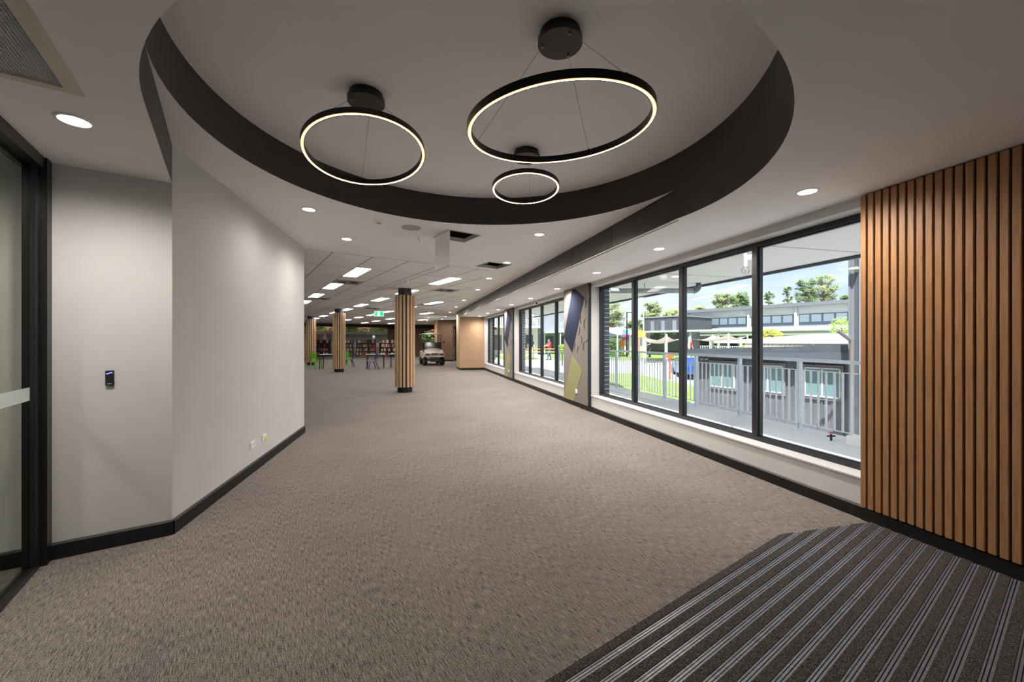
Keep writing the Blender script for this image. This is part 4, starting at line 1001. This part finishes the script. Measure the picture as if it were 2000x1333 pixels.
for yy in (5.6, 9.9): MB().box(.05,.15,yy,yy+.1,-1.3,1.36).obj('post', M_galv, cpo)
# white two storey block
wbk = thing('white_school_block', 'long white two storey school building with a strip of windows', 'building', fl(49.4, 0, -.3), RL)
M_wb = noisy('white_cladding', (.56,.57,.55),(.60,.61,.59), ns=1, rough=.6)
MB().box(0,9,6,30.4,0,5.45).obj('wall', M_wb, wbk)
MB().box(-.5,9.4,5.6,30.8,5.45,5.82).obj('roof', mat('roof_grey', (.17,.18,.20), .5), wbk)
M_win = mat('dark_panes', (.06,.085,.115), .12); M_bl = mat('window_blind', (.20,.25,.28), .4)
for (a0, a1) in ((29.3,22.9),(22.4,18.1),(17.6,13.4),(12.9,7)):
    q = MB().box(-.06,0,a1,a0,3.48,4.62); wo = q.obj('window', M_win, wbk); n = max(4, int((a0-a1)/.95)); st = (a0-a1)/n
    for k in range(n): MB().box(-.075,-.06,a1+k*st+.12,a1+(k+1)*st-.08,3.78,4.55).obj('blind', M_bl, wo)
for a in (30.3, 22.65, 17.85, 13.15): MB().box(-.2,-.06,a-.12,a+.12,2.9,5.7).obj('downpipe', mat('pipe_white', (.5,.5,.5), .5), wbk)
MB().prism([(-4.2,2.75),(0,3.25),(0,3.35),(-4.2,2.85)], 6, 26.3, axis='y').obj('verandah_roof', M_corr, wbk)
MB().box(-4.1,-3.9,6,26.3,2.35,2.74).obj('verandah_beam', mat('beam_olive', (.28,.31,.26), .6), wbk)
for k in range(6): MB().box(-4.0,-3.75,8+3.4*k,8.22+3.4*k,0,2.7).obj('verandah_post', mat('pipe_white', (.5,.5,.5)), wbk)
for k in range(9): MB().box(-.05,0,8+2.0*k,9.2+2.0*k,.9,2.3).obj('window', M_win, wbk)
q = MB(); q.box(-4.05,-4.0,6,26.3,1.15,1.2); q.box(-4.05,-4.0,6,26.3,.25,.3); a = 6
while a < 26.3: q.box(-4.04,-4.01,a,a+.05,.3,1.15); a += .22
q.obj('balustrade', M_galv, wbk)
# dark clad hall
dh = thing('dark_hall', 'dark slate clad hall left of the white building', 'building', fl(42, 26.6, -.3), RL)
q = MB(); q.box(0,6.5,0,5.1,0,4.6); yy = 0
while yy < 5: q.box(-.06,0,yy,yy+.06,1.9,4.6); yy += .42
q.obj('wall', M_clad, dh)
MB().box(-.1,6.6,-.1,5.2,4.6,4.75).obj('parapet', mat('parapet_grey', (.25,.26,.29), .5), dh)
for k in range(3): MB().box(-.09,-.0,.6+1.5*k,1.1+1.5*k,2.5,4.2).obj('panel', mat('hall_panel', (.20,.22,.26), .5), dh)
MB().box(-2.6,-.1,-6,4.0,2.75,2.95).obj('canopy', mat('pipe_white', (.5,.5,.5)), dh)
for k in range(4): MB().box(-2.4,-2.25,-5.6+3*k,-5.45+3*k,.1,2.75).obj('canopy_post', mat('pipe_white', (.5,.5,.5)), dh)
# low roofs at the left
lr = thing('low_pavilion', 'low pavilion with a pale roof below the left trees', 'building', pd(1225, 667, 62) + Vector((0,0,-1.7)), radians(12))
MB().box(-4.6,2.6,0,8,0,2.6).obj('wall', mat('pavilion_wall', (.35,.37,.33), .7), lr); MB().prism([(-.8,2.6),(8.5,3.9),(8.5,4.05),(-.8,2.75)], -5.2, 3.2, axis='x').obj('roof', mat('pavilion_roof', (.72,.70,.68), .5), lr)

# shade sails
def sail(pts, m, label):
    o = thing('shade_sail', label, 'shade sail', (pts[0][0], pts[0][1], 0)); n = 10; P0 = [Vector(p) for p in pts]; base = P0[0].copy(); base.z = 0; V = []
    for i in range(n+1):
        for j in range(n+1):
            s_, t_ = i/n, j/n; p = (P0[0]*(1-s_)+P0[1]*s_)*(1-t_)+(P0[3]*(1-s_)+P0[2]*s_)*t_; p.z -= .25*(sin(pi*s_)+sin(pi*t_)); V.append(p-base)
    q = MB().add(V, [(i*(n+1)+j,(i+1)*(n+1)+j,(i+1)*(n+1)+j+1,i*(n+1)+j+1) for i in range(n) for j in range(n)], 0, True); q.obj('fabric', m, o)
    for p in P0: MB().cyl((p.x-base.x,p.y-base.y,-.35),(p.x-base.x,p.y-base.y,p.z+.1),.09,.07,n=10).obj('post', mat('pipe_white', (.5,.5,.5)), o)
    return o
M_sail = noisy('sail_beige', (.55,.48,.40),(.60,.53,.45), ns=1, rough=.8); M_sd = mat('sail_green', (.03,.06,.055), .7)
def P3(x, y, Y): return tuple(pd(x, y, Y))
sail([P3(1258,664,30),P3(1302,657,30),P3(1334,662,36),P3(1262,662,38)], M_sail, 'beige shade sail on white poles left of the wide mullion')
sail([P3(1346,662,32),P3(1423,655,30),P3(1460,658,37),P3(1392,657,38)], M_sail, 'beige shade sail in front of the white building')
sail([P3(1180,651,40),P3(1206,657,38),P3(1230,655,46),P3(1182,647,48)], M_sd, 'dark green shade cloth above the hedge')
# shrubs, hedge, playground pieces
M_bush = noisy('bush_green', (.09,.20,.03),(.24,.40,.07), ns=2, rough=.7); M_ybush = noisy('bush_yellow', (.30,.34,.03),(.50,.48,.08), ns=2, rough=.7); M_lbush = noisy('bush_lime', (.24,.42,.04),(.42,.62,.10), ns=2, rough=.7)
p = pd(1193, 667, 50); tag(leafball(900, 1.5, .6, 1.05, .22, 3).box(-1.3,1.3,-.4,.4,-1.0,.6).obj('hedge', noisy('hedge_green', (.035,.08,.02),(.08,.16,.05), ns=3), loc=(p.x,p.y,.85)), 'clipped green hedge below the shade cloth', 'hedge')
def bush(x, y0, y1, wpx, Y, m, label, seed):
    p = pd(x, (y0+y1)/2, Y); r = wpx/2/F*Y; h = (y1-y0)/2/F*Y; zb = p.z
    g = gh(p.x, p.y); o = thing('shrub', label, 'shrub', (p.x,p.y,g)); q = leafball(700, r, r*.8, h, .16*max(1,r), seed)
    f_ = q.obj('foliage', m, o); f_.location = (0,0,zb-g); MB().cyl((0,0,0),(0,0,zb-g),.05,n=6).obj('stem', M_brown, o)
bush(1503, 643, 668, 46, 27, M_ybush, 'round yellow green shrub left of the carport roof', 11)
bush(1644, 620, 662, 44, 31, M_lbush, 'bright lime green shrub beside the tall grey building', 12)
bush(1098, 674, 692, 18, 27, M_lbush, 'lime green shrub outside the middle window', 13)
bush(1458, 676, 684, 18, 24, M_lbush, 'small lime green shrub above the classroom roof edge', 14)
pg = [((.85,.10,.40),1222,660,14,'pink'),((.75,.20,.04),1215,672,8,'orange'),((.12,.45,.65),1222,651,12,'blue'),((.62,.60,.05),1254,654,14,'yellow'),((.10,.32,.28),1232,668,6,'green'),((.65,.28,.05),1248,651,4,'amber')]
for c, x, y, w_, nm in pg:
    Y = {'pink':46,'orange':43,'blue':48.5,'yellow':45,'green':47,'amber':50}[nm]; p = pd(x, y, Y); W_ = w_/F*Y; o = thing('playground_panel', f'{nm} playground panel beyond the lawn', 'play equipment', (p.x,p.y,-.2))
    MB().bbox(-W_/2,W_/2,-.06,.06,p.z+.2-.35,p.z+.2+.35,.02).obj('panel', mat('play_'+nm, c, .5), o)
    for sx in (-1,1): MB().cyl((sx*W_*.4,0,0),(sx*W_*.4,0,p.z+.5),.05,n=8).obj('post', mat('play_post', (.5,.3,.25), .5), o)
# orange barrier post, car, poles
p = pd(1308, 699, 24); o = thing('orange_marker', 'orange plastic T shaped marker on the lawn', 'marker', (p.x,p.y,gh(p.x,p.y)))
zz = p.z-gh(p.x,p.y); MB().lathe([(0,0),(.1,0),(.07,.06),(.06,zz-.1),(.10,zz)], 14).prism([(-.2,zz-.05),(.2,zz-.05),(.26,zz+.12),(.1,zz+.17),(-.1,zz+.17),(-.26,zz+.12)], -.08, .08, axis='y').obj('body', mat('marker_orange', (.80,.13,.03), .5), o)
cp_ = px(1340, 742, -.85); cp_.x += .28
car = thing('parked_car', 'blue parked car seen through the railing', 'car', (cp_.x, cp_.y+.9, gh(cp_.x, cp_.y+.9)), radians(80)); car.scale = (.85,.85,.9); car.location.x += .25
M_cb = mat('car_blue', (.015,.06,.26), .25, spec=.8)
q = MB().prism([(-2.0,.35),(2.0,.35),(2.05,.7),(1.9,.85),(1.1,.95),(.6,1.38),(-.9,1.42),(-1.5,1.0),(-1.95,.9),(-2.05,.6)], -.82, .82, axis='y'); q.obj('body', M_cb, car)
q = MB().prism([(1.0,.98),(.58,1.33),(-.85,1.36),(-1.38,1.0)], -.835, .835, axis='y'); q.obj('windows', M_win, car)
for sx in (-1.25,1.25):
    for sy in (-.76,.76): MB().cyl((sx,sy-.1,.32),(sx,sy+.1,.32),.32,n=20).obj('wheel', M_tyre, car)
def pole(x, ytop, Y, label, arm=False, m=M_blk):
    p = pd(x, ytop, Y); g = gh(p.x,p.y); o = thing('light_pole', label, 'pole', (p.x,p.y,g)); MB().cyl((0,0,0),(0,0,p.z-g),.09,.05,n=10).obj('mast', m, o)
    MB().box(-.05,.9 if arm else .35,-.08,.08,p.z-g-.06,p.z-g).obj('lamp_head', m, o)
pole(1224.5, 611, 40, 'tall dark lamp post left of the dark hall', True)
pole(1257, 600, 39, 'slim white mast beside the dark hall', False, mat('pipe_white', (.5,.5,.5)))

# trees
M_leaf = [noisy('leaf_olive', (.17,.23,.09),(.36,.41,.19), ns=.8, rough=.7), noisy('leaf_green', (.12,.20,.09),(.27,.36,.17), ns=.8, rough=.7), noisy('leaf_light', (.30,.36,.14),(.50,.55,.24), ns=.8, rough=.7)]
M_bark = noisy('bark', (.14,.11,.09),(.30,.26,.22), ns=3)
def tree(x, ytop, ybase, wpx, Y, mi, label, seed, slim=False):
    rnd = random.Random(seed); top = pd(x, ytop, Y); W_ = wpx/F*Y/2; Hc = (ybase-ytop)/F*Y; zc = H+(667-ybase)/F*Y
    o = thing('tree', label, 'tree', (top.x, top.y, -.2)); q = MB(); tk = MB(); g = -.2
    tk.tube([(0,0,0),(.1*W_,0,(zc-g)*.6),(0,0,zc-g+Hc*.55)], [.28 if not slim else .16,.18,.05], 8)
    nb = 62 if not slim else 26
    for _ in range(nb):
        th = rnd.uniform(0,2*pi); rr = sqrt(rnd.random())*.8; hz = rnd.uniform(.08,.9)
        env = sqrt(max(.08, 1-((hz-.45)/.62)**2)); c = Vector((cos(th)*rr*W_*env, sin(th)*rr*W_*env*.8, zc-g+Hc*hz)); r = W_*rnd.uniform(.18,.32)
        tk.tube([(0,0,zc-g+Hc*hz*.35), tuple(c)], [.055,.015], 5)
        for _k in range(110):
            d = Vector((rnd.gauss(0,1),rnd.gauss(0,1),rnd.gauss(0,1))).normalized()*rnd.uniform(.25,1.1)*r; d.z *= .62; pt = c+d
            a = Vector((rnd.gauss(0,1),rnd.gauss(0,1),rnd.gauss(0,.7))).normalized()*(.09+.05*W_/3); b = a.orthogonal().normalized()*a.length*.5
            q.add([pt-a, pt+b, pt+a, pt-b], [(0,1,2,3)])
    q.obj('foliage', M_leaf[mi], o); tk.obj('trunk', M_bark, o)
tree(1196, 590, 645, 56, 75, 0, 'leafy tree at the left edge of the nearest window', 31)
tree(1272, 590, 628, 48, 78, 0, 'round crowned gum tree behind the dark hall', 32)
tree(1312, 606, 628, 40, 85, 2, 'pale airy tree just right of the round gum tree', 33)
tree(1240, 625, 650, 40, 80, 0, 'low olive tree between the lamp post and the hall', 41)
tree(1414, 573, 608, 50, 80, 0, 'wide olive gum tree above the white building roof', 34)
tree(1446, 570, 606, 44, 84, 1, 'darker gum tree touching the wide olive one', 35)
tree(1368, 598, 612, 30, 95, 2, 'small distant tree over the left end of the white roof', 36)
tree(1501, 566, 598, 24, 80, 1, 'slim pine just right of the wide mullion', 37, True)
tree(1539, 556, 600, 26, 80, 1, 'tall thin pine standing alone above the white roof', 38, True)
tree(1574, 543, 596, 44, 80, 1, 'tall grey green tree left of the highest crown', 39)
tree(1607, 534, 592, 62, 82, 0, 'highest broad crowned tree above the white roof', 40)
tree(1652, 577, 592, 20, 90, 1, 'tiny tree top beside the tall grey building', 42)
# buildings beyond the middle and far windows
M_gb = noisy('blue_grey_wall', (.22,.25,.30),(.28,.31,.36), ns=1, rough=.5)
gb = thing('blue_grey_block', 'blue grey building beyond the middle window', 'building', pd(1090, 667, 52)+Vector((0,0,-1.7)), radians(8))
MB().box(-2.4,4.0,0,8,0,8).obj('wall', M_gb, gb); MB().prism([(-2.5,2.6),(4.2,3.0),(4.2,3.2),(-2.5,2.8)], -2.5, 0, axis='y').obj('awning', M_white, gb)
for k in range(3): MB().box(-1.8+2*k,-.6+2*k,-.05,0,.6,2.3).obj('window', M_win, gb)
for k in range(4): MB().box(-2.4+2*k,-2.25+2*k,-2.4,-2.3,0,2.7).obj('awning_post', mat('pipe_white', (.5,.5,.5)), gb)
wh = thing('balcony_house', 'pale building with an upper balcony beyond the middle window', 'building', pd(1036, 667, 48)+Vector((0,0,-1.7)), radians(8))
MB().box(-5,.9,0,6,0,6).obj('wall', noisy('pale_wall', (.55,.54,.50),(.6,.59,.55), ns=1), wh); MB().box(-5,1,-1.5,0,3.2,3.45).obj('balcony_floor', M_white, wh)
q = MB(); q.box(-5,1,-1.5,-1.45,4.4,4.45); x = -5
while x < 1: q.box(x,x+.05,-1.49,-1.46,3.45,4.4); x += .2
q.obj('balustrade', M_galv, wh)
for k in range(3): MB().box(-4.5+1.9*k,-3.5+1.9*k,-.05,0,.6,2.4).obj('window', M_win, wh)
MB().box(-5.2,1.1,-1.6,6,6,6.3).obj('roof', mat('roof_grey', (.2,.2,.22)), wh)
ow = thing('outer_wing', 'pale outer wing seen through the farthest window', 'building', fw(.5, 46, -.2), RW)
MB().box(0,4.4,0,8,0,5).obj('wall', mat('wing_wall', (.36,.37,.39), .6), ow); MB().box(-.3,4.7,-.3,8.3,5,5.3).obj('roof', M_clad, ow)
for k in range(2): MB().box(.5+1.8*k,1.6+1.8*k,-.05,0,.8,2.3).obj('window', M_win, ow)

# people --------------------------------------------------------------------------------------
SK = mat('skin', (.55,.33,.24), .6); HAIRB = mat('hair_brown', (.10,.05,.03), .7)
def capsule(q, a, b, ra, rb, n=10):
    q.cyl(a, b, ra, rb, n=n); q.ell(a, (ra,ra,ra), 10); q.ell(b, (rb,rb,rb), 10)
def remesh(o, v):
    m = o.modifiers.new('r', 'REMESH'); m.mode = 'VOXEL'; m.voxel_size = v; m.use_smooth_shade = True
    s_ = o.modifiers.new('s', 'SMOOTH'); s_.factor = .5; s_.iterations = 2
def person(label, loc, rz, sc, J, top, bottom, shorts, hat, sleeve=.5):
    o = thing('person', label, 'person', loc, rz); o.scale = (sc,sc,sc)
    V = {k: Vector(v) for k, v in J.items()}
    q = MB(); pe, ch, nk, hd = V['pelvis'], V['chest'], V['neck'], V['head']
    capsule(q, pe, ch, .135, .15, 14); q.ell(ch+Vector((0,0,.02)), (.19,.11,.15), 14); q.ell(pe, (.165,.115,.12), 14)
    capsule(q, nk+Vector((0,0,-.06)), hd+Vector((0,0,-.05)), .06, .055); q.ell(hd, (.078,.098,.118), 14); q.ell(hd+Vector((0,-.03,-.06)), (.055,.065,.06), 12)
    q.ell(hd+Vector((0,-.103,-.015)), (.014,.02,.022), 8)
    for s_ in (-1,1): q.ell(hd+Vector((s_*.08,0,-.01)), (.012,.022,.032), 8)
    for s_ in 'LR':
        sh, el, wr_ = V['sh'+s_], V['el'+s_], V['wr'+s_]; hp, kn, an = V['hp'+s_], V['kn'+s_], V['an'+s_]
        capsule(q, sh, el, .055, .042); capsule(q, el, wr_, .042, .028); capsule(q, hp, kn, .09, .058); capsule(q, kn, an, .056, .038)
        f = V.get('ft'+s_, Vector((0,-1,0))).normalized(); capsule(q, an+Vector((0,0,-.04)), an+f*.17+Vector((0,0,-.055)), .04, .03)
        d = (wr_-el).normalized(); sd = d.orthogonal().normalized(); pm = wr_+d*.05; capsule(q, wr_, wr_+d*.08, .028, .034)
        for i in range(4):
            b0 = wr_+d*.085+sd*(i-1.5)*.019; L_ = (.07,.082,.078,.06)[i]; nrm = d.cross(sd); m_ = b0+d*L_*.55+nrm*.008; capsule(q, b0, m_, .0095, .009, 6); capsule(q, m_, b0+d*L_+nrm*.03, .009, .008, 6)
        th0 = pm+sd*-.028; capsule(q, th0, th0-sd*.03+d*.045, .012, .009, 6)
    b = q.obj('body', SK, o); remesh(b, .011)
    q = MB(); capsule(q, pe+Vector((0,0,.08)), ch, .15, .165, 14); q.ell(ch+Vector((0,0,.03)), (.205,.125,.15), 14)
    for s_ in 'LR': sh, el = V['sh'+s_], V['el'+s_]; capsule(q, sh, sh+(el-sh)*sleeve, .068, .064)
    c = q.obj('shirt', top, o); remesh(c, .015)
    q = MB(); q.ell(pe, (.185,.135,.13), 14)
    for s_ in 'LR':
        hp, kn, an = V['hp'+s_], V['kn'+s_], V['an'+s_]
        if shorts: capsule(q, hp, hp+(kn-hp)*.85, .10, .085)
        else: capsule(q, hp, kn, .10, .075); capsule(q, kn, kn+(an-kn)*.92, .075, .06)
    c = q.obj('shorts' if shorts else 'jeans', bottom, o); remesh(c, .015)
    q = MB()
    for s_ in 'LR': an = V['an'+s_]; f = V.get('ft'+s_, Vector((0,-1,0))).normalized(); q = MB(); capsule(q, an+Vector((0,0,-.035)), an+f*.18+Vector((0,0,-.05)), .048, .038); q.obj('shoe', M_gblk, o)
    q = MB()
    for s_ in (-1,1): q.ell(hd+Vector((s_*.03,-.094,.012)), (.014,.008,.008), 8)
    q.obj('eyes', M_gblk, o)
    q = MB(); q.ell(hd+Vector((0,-.093,-.06)), (.024,.008,.006), 8); q.obj('mouth', mat('lips', (.4,.14,.12), .5), o)
    if hat: 
        q = MB(); q.ell(hd+Vector((0,.01,.05)), (.09,.11,.08), 14); q.prism([(-.07,-.09),(.07,-.09),(.05,-.18),(-.05,-.18)], hd.z+.045, hd.z+.055); q.obj('cap', hat, o)
        q = MB(); q.ell(hd+Vector((0,.035,.0)), (.084,.085,.09), 12); q.obj('hair', HAIRB, o)
    else: q = MB(); q.ell(hd+Vector((0,.02,.04)), (.09,.1,.095), 14); q.obj('hair', HAIRB, o)
    return o
ST = dict(pelvis=(0,0,.95), chest=(0,0,1.3), neck=(0,0,1.5), head=(0,-.01,1.66), shL=(.18,0,1.42), shR=(-.18,0,1.42), elL=(.25,.02,1.14), elR=(-.25,.02,1.14), wrL=(.25,-.1,.9), wrR=(-.25,-.1,.9), hpL=(.095,0,.9), hpR=(-.095,0,.9), knL=(.12,-.02,.5), knR=(-.12,-.02,.5), anL=(.13,0,.08), anR=(-.13,0,.08))
p = px(1037, 703, -.17); person('man in dark cap, navy shirt and pale shorts standing behind yellow tape', p, radians(5), 1.10, ST, mat('shirt_navy', (.015,.02,.05), .8), mat('shorts_blue', (.30,.38,.52), .8), True, mat('cap_grey', (.25,.22,.22), .8))
WK = dict(ST, head=(0,-.05,1.64), elL=(.22,-.22,1.22), elR=(-.22,-.2,1.2), wrL=(.14,-.48,1.16), wrR=(-.14,-.46,1.10), knL=(.10,-.16,.52), knR=(-.10,.06,.5), anL=(.11,-.22,.08), anR=(-.11,.22,.09))
p = px(1073, 705, -.17); person('woman in red top and blue jeans striding to the left', p, radians(-65), 1.04, WK, mat('top_red', (.75,.03,.04), .8), mat('jeans', (.07,.12,.22), .8), False, mat('cap_dark', (.05,.045,.045), .8))
p = pd(1348, 684, 41.5); person('distant person in red on the verandah of the white building', (p.x, p.y, -.27), radians(20), 1.1, ST, mat('top_red', (.7,.03,.04), .8), mat('trousers_dark', (.03,.03,.04), .8), False, None)
p = pd(1269, 684, 40); person('distant person in dark clothes by the play area', (p.x, p.y, -.2), radians(-60), 1.1, WK, mat('shirt_navy', (.015,.02,.05), .8), mat('trousers_dark', (.03,.03,.04), .8), False, None)
# barrier tape on stakes in front of the people
bt = thing('barrier_tape', 'two lines of orange and yellow barrier tape on thin stakes', 'barrier', px(1030, 708, -.17))
base = px(1030, 708, -.17); Yb = base.y
for nm, y, c in (('orange_tape', 683, (.85,.30,.03)), ('yellow_tape', 689, (.85,.70,.15))):
    q = MB(); a = pd(985, y+0, Yb)-base; b = pd(1098, y+1, Yb)-base; q.box(a.x, b.x, -.01, .01, a.z-.035, a.z+.035); q.obj(nm, mat(nm, c, .5), bt)
for x in (985, 1042, 1098): a = pd(x, 683, Yb)-base; MB().cyl((a.x,.03,0),(a.x,.03,a.z+.15),.03,n=8).obj('stake', M_steel, bt)
